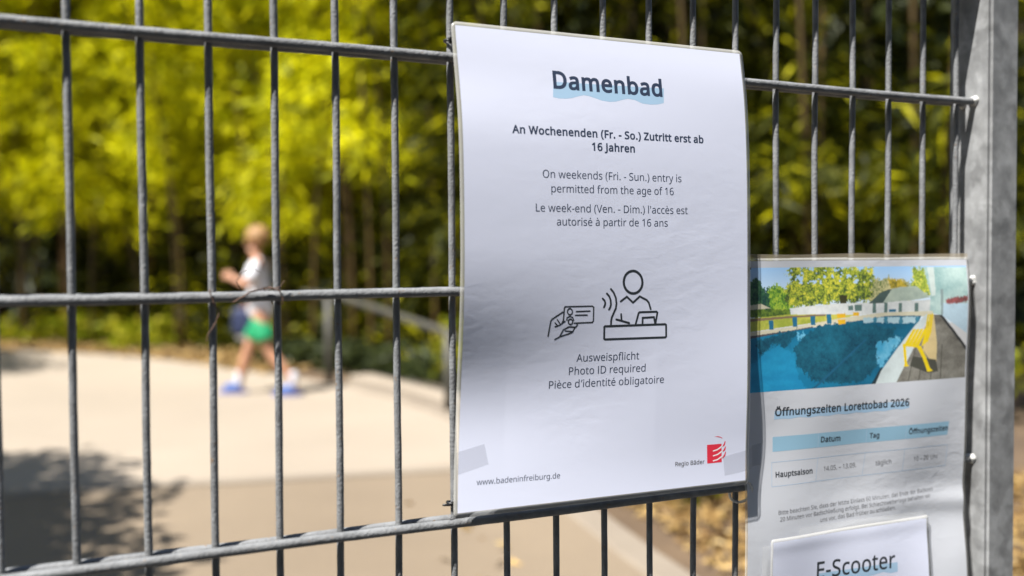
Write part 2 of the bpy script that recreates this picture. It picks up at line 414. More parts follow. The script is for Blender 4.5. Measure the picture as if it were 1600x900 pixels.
# ------------------------------------------------------------------ printed things
GL = json.loads(r'''{" ":[175,[]],"'":[151,[[[57,306],[44,480],[107,480],[94,306]]]],"(":[201,[[[126,-106],[106,-82],[89,-56],[74,-30],[61,-1],[51,28],[42,58],[35,89],[31,120],[28,152],[27,184],[28,217],[31,249],[35,280],[42,311],[51,342],[61,372],[74,401],[89,428],[106,454],[126,480],[181,480],[163,454],[147,427],[133,399],[121,370],[110,340],[102,310],[95,279],[90,248],[88,216],[87,185],[88,154],[90,123],[95,92],[102,62],[110,32],[121,2],[133,-26],[147,-54],[163,-80],[181,-106]]]],")":[201,[[[21,-106],[38,-80],[54,-54],[68,-26],[81,2],[91,32],[100,62],[106,92],[111,123],[114,154],[115,185],[114,216],[111,248],[106,279],[100,310],[91,340],[81,370],[68,399],[54,427],[38,454],[20,480],[76,480],[95,454],[112,428],[127,401],[140,372],[151,342],[159,311],[166,280],[171,249],[174,217],[175,184],[174,152],[171,120],[166,89],[159,58],[151,28],[140,-1],[127,-30],[112,-56],[95,-82],[76,-106]]]],",":[180,[[[28,-87],[47,-3],[61,78],[124,78],[129,71],[104,-8],[71,-87]]]],"-":[216,[[[27,154],[27,206],[189,206],[189,154]]]],".":[180,[[[89,-9],[79,-8],[69,-5],[60,1],[54,10],[50,22],[48,36],[50,51],[54,63],[60,71],[69,77],[79,80],[89,81],[100,80],[110,77],[119,71],[126,63],[130,51],[132,36],[130,22],[126,10],[119,1],[110,-5],[100,-8]]]],"0":[384,[[[191,-7],[161,-4],[133,4],[109,17],[89,35],[72,59],[58,87],[47,119],[39,156],[34,196],[33,240],[34,271],[35,299],[39,326],[43,350],[49,373],[61,407],[78,435],[99,458],[125,474],[156,484],[191,487],[222,484],[249,477],[273,464],[294,445],[312,422],[326,394],[337,362],[345,326],[350,285],[351,240],[351,210],[349,182],[345,156],[341,131],[335,108],[322,74],[305,45],[284,23],[258,6],[227,-3]],[[191,44],[224,49],[249,65],[268,92],[277,114],[283,139],[288,169],[291,203],[291,240],[291,278],[288,311],[283,340],[277,366],[268,388],[249,415],[224,431],[191,437],[159,431],[133,415],[115,388],[106,366],[100,340],[96,311],[93,278],[92,240],[93,203],[96,169],[100,140],[106,114],[115,93],[133,65],[159,49]]]],"1":[384,[[[181,0],[181,335],[181,381],[183,418],[164,400],[142,381],[91,339],[60,379],[189,480],[238,480],[238,0]]]],"2":[384,[[[32,0],[32,49],[158,176],[219,240],[234,259],[247,278],[257,296],[264,315],[268,334],[269,355],[267,380],[259,400],[246,415],[229,427],[208,434],[185,436],[162,435],[142,430],[123,424],[105,415],[87,403],[69,390],[38,430],[57,445],[79,458],[102,470],[128,479],[155,484],[185,486],[226,482],[262,471],[291,452],[312,427],[325,396],[330,359],[328,334],[323,311],[314,288],[303,267],[288,245],[271,224],[207,155],[107,56],[107,54],[349,54],[349,0]]]],"3":[384,[[[162,-7],[137,-6],[114,-4],[92,-1],[71,4],[50,11],[30,19],[30,75],[51,65],[73,58],[95,51],[118,47],[141,44],[163,43],[202,46],[233,54],[256,68],[271,87],[281,110],[284,138],[280,165],[268,186],[249,202],[222,213],[189,220],[150,222],[103,222],[103,273],[150,273],[187,275],[217,284],[240,298],[257,316],[267,338],[271,363],[268,385],[260,403],[247,417],[230,428],[208,434],[183,437],[159,435],[136,431],[117,425],[62,396],[33,437],[51,449],[72,461],[96,471],[123,480],[152,485],[183,486],[229,483],[266,471],[294,453],[315,428],[327,400],[331,367],[328,337],[319,312],[304,290],[284,274],[260,261],[232,253],[232,250],[267,243],[296,231],[318,214],[333,192],[343,166],[346,136],[344,110],[337,85],[326,62],[311,42],[291,25],[266,11],[237,1],[202,-5]]]],"4":[384,[[[244,0],[244,109],[14,109],[14,159],[240,482],[301,482],[301,162],[371,162],[371,109],[301,109],[301,0]],[[72,162],[244,162],[244,313],[245,372],[247,419],[244,419],[231,392],[216,367]]]],"5":[384,[[[167,-7],[142,-6],[119,-4],[97,0],[76,5],[58,12],[42,19],[42,75],[60,66],[79,58],[101,52],[124,47],[146,45],[167,44],[200,46],[229,55],[253,69],[271,89],[282,115],[285,147],[282,176],[273,200],[257,219],[234,233],[203,242],[165,244],[122,241],[83,234],[54,253],[72,480],[312,480],[312,426],[122,426],[111,287],[142,291],[185,294],[213,293],[239,288],[262,281],[284,271],[302,257],[326,229],[341,195],[346,153],[344,125],[338,99],[329,75],[316,54],[299,36],[278,21],[255,9],[228,0],[199,-5]]]],"6":[384,[[[200,-7],[171,-4],[143,3],[118,16],[95,34],[75,57],[59,86],[51,106],[45,128],[40,151],[38,177],[37,205],[38,239],[41,273],[46,307],[54,339],[65,369],[79,397],[97,423],[119,444],[146,462],[177,475],[214,484],[257,486],[288,485],[316,480],[316,430],[288,436],[258,438],[229,436],[203,431],[181,422],[162,411],[145,397],[132,380],[121,361],[113,341],[106,318],[101,295],[98,270],[96,244],[100,244],[112,259],[126,272],[143,284],[163,293],[187,298],[214,300],[253,296],[286,283],[314,262],[336,233],[348,197],[353,154],[351,126],[346,99],[338,76],[326,55],[311,36],[281,12],[244,-2]],[[199,43],[226,46],[249,55],[268,70],[283,92],[291,120],[294,154],[292,183],[284,207],[271,227],[253,242],[230,251],[201,254],[181,252],[163,248],[146,241],[132,231],[120,220],[110,208],[103,194],[98,180],[97,166],[98,147],[102,128],[108,108],[117,91],[128,75],[142,61],[159,51],[178,45]]]],"9":[384,[[[129,-7],[98,-5],[69,0],[69,50],[87,46],[106,43],[128,42],[157,43],[183,49],[205,57],[224,69],[240,83],[254,99],[265,118],[274,138],[280,161],[285,185],[288,209],[289,235],[285,235],[274,221],[260,207],[243,196],[222,187],[199,181],[171,179],[133,184],[99,196],[72,217],[50,246],[38,282],[34,324],[36,356],[42,385],[53,411],[67,433],[85,452],[106,467],[130,478],[157,484],[187,486],[216,484],[244,476],[269,463],[292,445],[312,422],[328,393],[335,374],[341,352],[346,328],[348,302],[349,275],[348,240],[345,206],[340,173],[332,141],[322,110],[307,82],[289,57],[267,35],[240,17],[208,4],[171,-4]],[[184,226],[205,227],[223,231],[240,239],[254,248],[266,259],[276,272],[284,286],[288,299],[289,314],[288,333],[284,352],[278,371],[269,388],[258,404],[244,418],[227,428],[208,434],[187,437],[161,433],[138,424],[119,409],[104,387],[95,359],[92,325],[95,296],[102,272],[115,252],[132,237],[155,229]]]],"A":[429,[[[0,0],[187,482],[242,482],[428,0],[366,0],[308,148],[118,148],[61,0]],[[138,202],[290,202],[236,347],[230,367],[221,396],[214,419],[203,378],[193,347]]]],"B":[437,[[[65,0],[65,480],[202,480],[236,478],[267,475],[294,470],[318,463],[338,453],[364,431],[379,400],[384,361],[382,334],[374,311],[361,290],[343,274],[320,262],[293,255],[293,251],[312,247],[331,241],[348,234],[363,224],[376,212],[386,197],[394,180],[399,160],[400,136],[395,96],[380,63],[356,36],[336,23],[315,13],[290,6],[263,1],[234,0]],[[126,275],[214,275],[251,278],[279,284],[299,295],[312,310],[319,330],[322,354],[319,378],[309,397],[294,411],[272,420],[242,426],[205,428],[126,428]],[[126,51],[222,51],[261,54],[290,62],[311,76],[325,94],[333,116],[336,141],[333,165],[324,185],[310,202],[288,215],[257,222],[218,225],[126,225]]]],"D":[490,[[[65,0],[65,480],[213,480],[241,478],[268,475],[293,470],[316,462],[338,453],[371,432],[398,406],[420,374],[431,352],[439,328],[445,302],[448,274],[449,244],[447,198],[439,157],[425,120],[407,88],[383,61],[355,39],[322,22],[285,10],[244,2],[199,0]],[[126,52],[191,52],[261,59],[315,82],[354,120],[378,174],[385,242],[384,279],[378,311],[368,339],[355,363],[338,383],[318,399],[294,412],[267,421],[237,426],[204,428],[126,428]]]],"E":[373,[[[65,0],[65,480],[333,480],[333,426],[126,426],[126,277],[321,277],[321,224],[126,224],[126,53],[333,53],[333,0]]]],"F":[349,[[[65,0],[65,480],[333,480],[333,426],[126,426],[126,257],[320,257],[320,203],[126,203],[126,0]]]],"H":[498,[[[65,0],[65,480],[126,480],[126,277],[371,277],[371,480],[432,480],[432,0],[371,0],[371,224],[126,224],[126,0]]]],"J":[183,[[[-3,-128],[-31,-125],[-52,-119],[-52,-68],[-30,-73],[-4,-75],[7,-74],[18,-72],[28,-68],[37,-62],[45,-54],[52,-44],[58,-32],[61,-16],[62,3],[62,480],[122,480],[122,7],[118,-35],[107,-69],[88,-95],[63,-113],[32,-124]]]],"L":[352,[[[65,0],[65,480],[126,480],[126,54],[335,54],[335,0]]]],"M":[609,[[[65,0],[65,480],[154,480],[302,87],[305,87],[455,480],[544,480],[544,0],[484,0],[484,295],[486,364],[489,420],[486,420],[326,0],[277,0],[119,420],[116,420],[120,364],[121,291],[121,0]]]],"O":[525,[[[263,-7],[234,-5],[207,-2],[182,4],[159,13],[139,24],[109,48],[84,76],[65,111],[56,134],[50,158],[45,184],[42,212],[41,241],[42,270],[45,297],[50,323],[56,347],[65,370],[84,404],[109,433],[139,456],[159,467],[182,476],[207,482],[234,486],[263,487],[291,486],[317,482],[341,476],[364,467],[384,456],[414,433],[439,405],[458,370],[467,347],[474,323],[480,297],[483,269],[484,240],[483,211],[480,184],[474,158],[467,133],[458,110],[439,76],[414,47],[384,24],[364,13],[341,4],[317,-2],[291,-5]],[[263,46],[294,48],[321,54],[345,64],[365,79],[382,98],[396,120],[406,146],[414,174],[418,206],[420,240],[418,275],[414,307],[406,335],[396,360],[382,382],[365,401],[345,415],[321,426],[294,432],[263,434],[232,432],[205,426],[181,415],[161,401],[143,382],[129,360],[119,335],[111,307],[106,275],[105,240],[106,206],[111,174],[119,146],[129,120],[143,98],[160,79],[181,64],[204,54],[232,48]]]],"P":[406,[[[65,0],[65,480],[192,480],[228,478],[259,474],[287,466],[310,456],[329,443],[353,415],[367,380],[372,338],[370,313],[364,288],[354,264],[340,243],[320,224],[294,208],[263,196],[225,189],[181,187],[126,187],[126,0]],[[126,238],[174,238],[216,241],[250,248],[276,261],[295,279],[306,304],[310,336],[306,364],[296,387],[280,405],[257,418],[225,425],[187,428],[126,428]]]],"R":[418,[[[65,0],[65,480],[197,480],[231,478],[261,474],[288,467],[310,458],[329,446],[353,419],[367,385],[372,343],[370,319],[366,298],[358,279],[348,264],[336,250],[322,239],[307,229],[292,221],[276,215],[408,0],[337,0],[221,198],[126,198],[126,0]],[[126,249],[197,249],[233,252],[261,259],[283,272],[298,290],[307,313],[310,340],[306,369],[297,391],[281,407],[259,418],[230,425],[194,427],[126,427]]]],"S":[369,[[[166,-7],[140,-6],[115,-4],[91,-1],[70,4],[51,9],[34,16],[34,74],[94,54],[119,50],[143,47],[169,46],[201,48],[228,55],[249,66],[265,82],[274,101],[277,123],[276,138],[272,151],[267,163],[258,173],[247,183],[232,192],[164,222],[126,238],[96,256],[72,276],[54,300],[44,329],[40,364],[42,388],[49,410],[60,429],[74,446],[92,460],[114,471],[138,480],[165,485],[193,486],[219,485],[243,483],[266,479],[287,473],[307,467],[326,459],[307,408],[253,426],[233,430],[213,432],[192,433],[165,431],[142,425],[124,414],[112,400],[104,383],[101,363],[103,348],[106,335],[111,323],[120,313],[131,303],[144,294],[206,267],[233,256],[257,245],[278,233],[296,221],[310,207],[322,191],[330,173],[335,152],[337,128],[332,89],[317,56],[291,29],[271,16],[249,6],[224,-1],[196,-5]]]],"T":[373,[[[156,0],[156,426],[7,426],[7,480],[366,480],[366,426],[217,426],[217,0]]]],"U":[491,[[[243,-7],[209,-5],[178,1],[151,11],[127,24],[107,42],[90,63],[77,86],[68,112],[62,140],[60,171],[60,480],[121,480],[121,169],[124,133],[135,102],[152,78],[176,60],[208,49],[246,46],[286,50],[317,61],[341,80],[357,106],[367,135],[370,169],[370,480],[430,480],[430,169],[428,137],[421,107],[410,80],[394,55],[373,34],[348,16],[318,4],[283,-4]]]],"V":[403,[[[171,0],[0,480],[63,480],[171,172],[189,117],[201,67],[214,117],[232,173],[339,480],[403,480],[232,0]]]],"W":[625,[[[135,0],[8,480],[71,480],[146,187],[160,127],[169,73],[179,130],[194,190],[279,480],[341,480],[429,188],[445,127],[455,73],[465,127],[479,187],[553,480],[616,480],[488,0],[427,0],[334,314],[323,353],[314,388],[310,409],[303,372],[287,312],[196,0]]]],"Z":[384,[[[26,0],[26,46],[278,426],[34,426],[34,480],[351,480],[351,434],[99,54],[358,54],[358,0]]]],"a":[377,[[[144,-7],[114,-4],[86,5],[63,19],[45,40],[34,67],[31,100],[36,133],[50,161],[73,183],[92,194],[114,202],[140,209],[170,213],[203,215],[265,217],[265,238],[262,265],[256,286],[245,301],[230,311],[212,316],[190,318],[172,317],[154,315],[136,310],[89,291],[71,335],[87,343],[106,350],[126,357],[148,362],[170,365],[193,366],[233,363],[266,353],[291,337],[308,314],[319,283],[322,245],[322,0],[279,0],[268,51],[265,51],[249,33],[233,19],[216,7],[196,0],[173,-5]],[[158,41],[187,44],[212,52],[234,66],[251,86],[261,112],[264,144],[264,176],[211,174],[171,170],[140,163],[118,152],[103,138],[95,121],[92,99],[94,81],[100,66],[110,55],[124,47],[140,43]]]],"b":[413,[[[228,-7],[201,-5],[178,0],[158,9],[142,20],[128,32],[116,46],[111,46],[99,0],[57,0],[57,510],[116,510],[116,386],[115,344],[113,312],[116,312],[128,327],[142,339],[158,351],[178,359],[201,364],[228,366],[269,361],[305,345],[335,319],[350,299],[361,275],[370,247],[374,215],[376,180],[374,145],[370,113],[361,85],[350,61],[335,40],[305,14],[269,-1]],[[219,42],[248,46],[273,58],[291,78],[304,105],[312,139],[315,181],[311,230],[299,268],[280,295],[253,312],[218,317],[183,313],[157,302],[138,284],[126,258],[119,224],[116,182],[116,179],[119,138],[126,105],[138,78],[157,58],[184,46]]]],"c":[322,[[[201,-7],[171,-5],[143,2],[117,13],[93,28],[74,48],[58,73],[46,103],[39,138],[37,178],[39,220],[47,256],[59,286],[76,311],[96,332],[119,347],[146,358],[174,365],[206,367],[259,361],[300,347],[282,298],[244,310],[204,315],[166,310],[136,293],[115,266],[102,228],[98,179],[101,139],[110,105],[124,79],[144,60],[170,48],[201,44],[220,45],[237,47],[253,50],[294,65],[294,13],[254,-2]]]],"d":[413,[[[185,-7],[143,-2],[107,14],[77,40],[63,60],[51,85],[43,113],[39,144],[37,179],[39,215],[43,246],[52,274],[63,299],[78,319],[108,346],[144,361],[185,367],[211,365],[234,360],[254,351],[270,340],[285,328],[297,314],[301,314],[299,339],[297,367],[297,510],[356,510],[356,0],[308,0],[300,48],[297,48],[285,34],[271,21],[254,9],[234,0],[211,-5]],[[194,42],[228,46],[255,56],[274,74],[287,98],[295,129],[298,168],[298,179],[295,220],[288,254],[275,282],[256,302],[229,314],[193,318],[164,313],[140,301],[122,280],[109,252],[101,218],[98,178],[101,138],[109,105],[122,78],[141,58],[165,46]]]],"e":[379,[[[210,-7],[177,-4],[147,3],[120,14],[96,30],[75,51],[59,76],[47,106],[39,140],[37,177],[39,215],[46,249],[57,279],[72,305],[90,326],[112,344],[138,357],[166,364],[196,367],[226,364],[252,358],[276,347],[296,331],[313,312],[327,290],[337,264],[343,235],[345,204],[345,169],[98,169],[102,131],[113,100],[129,76],[152,58],[180,47],[213,44],[235,44],[255,46],[274,50],[328,69],[328,17],[274,-1],[255,-4],[234,-6]],[[99,216],[283,216],[280,244],[273,269],[262,290],[245,306],[223,315],[195,318],[169,315],[147,306],[129,291],[114,271],[105,245]]]],"f":[231,[[[73,0],[73,314],[10,314],[10,342],[73,362],[73,383],[77,425],[87,458],[104,483],[127,500],[156,510],[190,514],[229,510],[260,502],[244,455],[220,462],[191,465],[173,463],[158,457],[147,446],[139,430],[134,409],[132,383],[132,360],[223,360],[223,314],[132,314],[132,0]]]],"g":[413,[[[195,-161],[164,-160],[136,-158],[110,-153],[86,-147],[65,-138],[65,-84],[87,-94],[112,-102],[138,-108],[167,-111],[198,-112],[227,-109],[251,-100],[271,-85],[286,-65],[295,-40],[298,-11],[298,3],[298,27],[300,48],[297,48],[281,28],[262,13],[239,2],[214,-5],[185,-7],[142,-1],[106,15],[76,42],[62,63],[51,88],[43,115],[39,146],[37,179],[39,212],[43,242],[51,270],[62,294],[76,316],[106,344],[142,361],[185,367],[208,365],[229,361],[249,353],[267,343],[283,329],[298,312],[301,312],[309,360],[356,360],[356,-6],[354,-35],[350,-62],[342,-85],[331,-105],[317,-122],[299,-136],[278,-147],[254,-155],[226,-160]],[[194,42],[227,45],[253,55],[273,71],[287,94],[295,126],[298,165],[298,179],[295,224],[287,259],[273,285],[252,303],[226,313],[193,317],[165,313],[142,301],[123,281],[109,254],[101,220],[98,179],[101,138],[109,104],[123,77],[141,57],[165,46]]]],"h":[415,[[[57,0],[57,510],[116,510],[116,361],[113,310],[117,310],[130,327],[146,341],[164,352],[185,360],[206,364],[229,366],[269,363],[302,352],[328,335],[346,310],[357,276],[361,234],[361,0],[302,0],[302,230],[293,278],[266,307],[222,317],[186,313],[158,302],[139,283],[126,257],[119,225],[116,186],[116,0]]]],"i":[173,[[[87,420],[78,421],[70,424],[62,429],[57,436],[54,446],[52,457],[54,469],[57,479],[62,486],[70,491],[78,494],[87,495],[96,494],[104,491],[111,486],[117,479],[120,469],[122,457],[120,446],[117,436],[111,429],[104,424],[96,421]],[[57,0],[57,360],[116,360],[116,0]]]],"k":[359,[[[57,0],[57,510],[116,510],[116,244],[115,216],[113,185],[116,185],[128,201],[144,221],[158,238],[273,360],[343,360],[197,206],[353,0],[281,0],[156,168],[116,132],[116,0]]]],"l":[173,[[[57,0],[57,510],[116,510],[116,0]]]],"m":[628,[[[57,0],[57,360],[105,360],[113,311],[117,311],[129,328],[144,342],[162,353],[182,361],[202,365],[223,367],[254,364],[281,357],[303,345],[321,328],[333,306],[336,306],[350,325],[366,340],[386,352],[407,360],[429,365],[452,367],[489,363],[520,353],[543,335],[560,310],[570,277],[574,234],[574,0],[515,0],[515,232],[507,279],[483,308],[442,317],[410,314],[385,304],[367,287],[355,264],[347,234],[345,199],[345,0],[286,0],[286,232],[278,279],[253,308],[212,317],[180,313],[155,302],[137,283],[125,258],[118,226],[116,187],[116,0]]]],"n":[415,[[[57,0],[57,360],[105,360],[113,311],[117,311],[130,328],[146,342],[165,353],[186,361],[208,365],[230,367],[270,363],[302,353],[328,335],[346,310],[357,277],[361,234],[361,0],[302,0],[302,230],[293,278],[266,307],[222,317],[186,313],[158,302],[139,283],[126,258],[119,226],[116,187],[116,0]]]],"o":[406,[[[202,-7],[172,-4],[143,3],[117,15],[94,32],[75,53],[58,79],[46,109],[39,143],[37,181],[39,215],[44,246],[53,273],[66,297],[82,318],[101,336],[123,349],[148,359],[175,365],[204,367],[236,364],[264,357],[290,345],[314,328],[333,307],[349,282],[361,252],[368,218],[370,181],[368,147],[363,116],[354,88],[341,64],[325,42],[305,25],[283,11],[259,1],[232,-5]],[[203,42],[237,46],[263,59],[283,80],[298,107],[306,141],[309,181],[306,220],[298,253],[283,281],[263,301],[236,313],[203,317],[169,313],[143,301],[123,281],[109,253],[101,220],[98,181],[101,141],[109,107],[123,80],[143,59],[170,46]]]],"p":[413,[[[57,-161],[57,360],[105,360],[113,311],[116,311],[128,326],[142,339],[158,351],[178,360],[201,365],[228,367],[270,362],[305,346],[335,320],[350,300],[361,276],[370,248],[374,216],[376,181],[374,146],[370,114],[361,86],[350,62],[335,41],[305,14],[269,-1],[228,-7],[202,-5],[179,0],[159,9],[142,20],[128,32],[116,46],[112,46],[115,17],[116,-13],[116,-161]],[[219,42],[240,44],[258,50],[273,60],[286,74],[296,90],[305,110],[310,132],[314,155],[315,181],[312,220],[304,253],[291,280],[272,301],[248,313],[218,317],[185,314],[159,303],[140,286],[127,262],[119,231],[116,192],[116,181],[119,140],[126,106],[138,78],[157,58],[184,46]]]],"q":[413,[[[297,-161],[297,-7],[298,21],[300,48],[296,48],[285,34],[270,21],[254,9],[234,0],[210,-5],[183,-7],[143,-2],[107,14],[78,40],[63,60],[52,85],[43,113],[39,144],[37,179],[39,215],[44,246],[52,274],[63,299],[78,319],[108,346],[144,361],[185,367],[212,365],[235,360],[255,351],[271,339],[286,326],[298,311],[300,311],[309,360],[356,360],[356,-161]],[[195,42],[228,46],[255,56],[274,73],[287,97],[295,128],[298,167],[298,179],[295,221],[287,255],[275,282],[256,302],[228,314],[193,318],[164,313],[140,301],[122,280],[108,252],[101,218],[98,178],[101,139],[109,105],[122,78],[141,58],[165,46]]]],"r":[277,[[[57,0],[57,360],[105,360],[112,294],[115,294],[128,313],[143,330],[160,345],[179,357],[201,364],[225,367],[247,366],[267,363],[260,308],[241,312],[221,313],[203,311],[186,306],[169,298],[154,286],[141,272],[131,256],[123,236],[118,215],[116,192],[116,0]]]],"s":[322,[[[148,-7],[124,-6],[102,-4],[83,-1],[66,4],[50,9],[35,16],[35,70],[87,50],[107,45],[128,42],[149,41],[176,43],[198,47],[214,55],[225,66],[232,79],[234,94],[234,103],[231,111],[227,118],[221,125],[212,133],[200,140],[146,164],[86,191],[71,200],[58,211],[48,223],[40,237],[36,253],[34,271],[38,299],[51,323],[72,342],[99,356],[132,364],[169,367],[191,366],[211,364],[231,360],[284,343],[264,296],[216,312],[200,315],[183,318],[165,318],[143,317],[124,313],[110,307],[99,298],[93,287],[91,275],[92,265],[95,257],[99,249],[107,243],[116,236],[129,229],[183,206],[242,180],[257,170],[269,159],[279,147],[286,133],[290,118],[291,99],[287,67],[274,41],[253,20],[224,5],[189,-4]]]],"t":[242,[[[167,-7],[149,-6],[132,-2],[115,3],[100,11],[87,22],[77,37],[68,55],[63,78],[62,105],[62,314],[11,314],[11,343],[62,366],[86,443],[121,443],[121,360],[225,360],[225,314],[121,314],[121,106],[123,86],[128,70],[137,57],[148,49],[162,43],[177,42],[205,44],[228,49],[228,4],[201,-4]]]],"u":[415,[[[184,-7],[144,-3],[111,7],[86,25],[68,49],[57,83],[53,124],[53,360],[113,360],[113,128],[122,81],[148,52],[193,42],[229,46],[256,57],[276,76],[289,102],[296,134],[299,173],[299,360],[358,360],[358,0],[310,0],[301,48],[298,48],[285,31],[269,17],[250,6],[229,-1],[207,-5]]]],"v":[341,[[[136,0],[0,360],[63,360],[140,148],[151,115],[162,80],[169,52],[171,52],[179,81],[190,116],[201,148],[278,360],[341,360],[204,0]]]],"w":[528,[[[106,1],[7,361],[69,361],[118,169],[132,110],[142,61],[144,61],[151,89],[159,125],[169,158],[232,361],[297,361],[359,158],[373,108],[383,62],[385,62],[395,108],[410,169],[460,361],[520,361],[420,1],[351,1],[289,203],[274,258],[265,299],[262,299],[253,258],[238,203],[173,1]]]],"y":[343,[[[56,-161],[28,-160],[7,-156],[7,-109],[25,-111],[47,-113],[66,-111],[83,-105],[97,-95],[108,-82],[118,-67],[127,-49],[146,-1],[1,360],[64,360],[142,155],[160,104],[172,57],[175,57],[187,101],[206,156],[279,360],[343,360],[187,-50],[174,-81],[157,-108],[139,-131],[116,-148],[89,-158]]]],"z":[316,[[[26,0],[26,39],[220,314],[38,314],[38,360],[285,360],[285,316],[94,46],[289,46],[289,0]]]]}''')
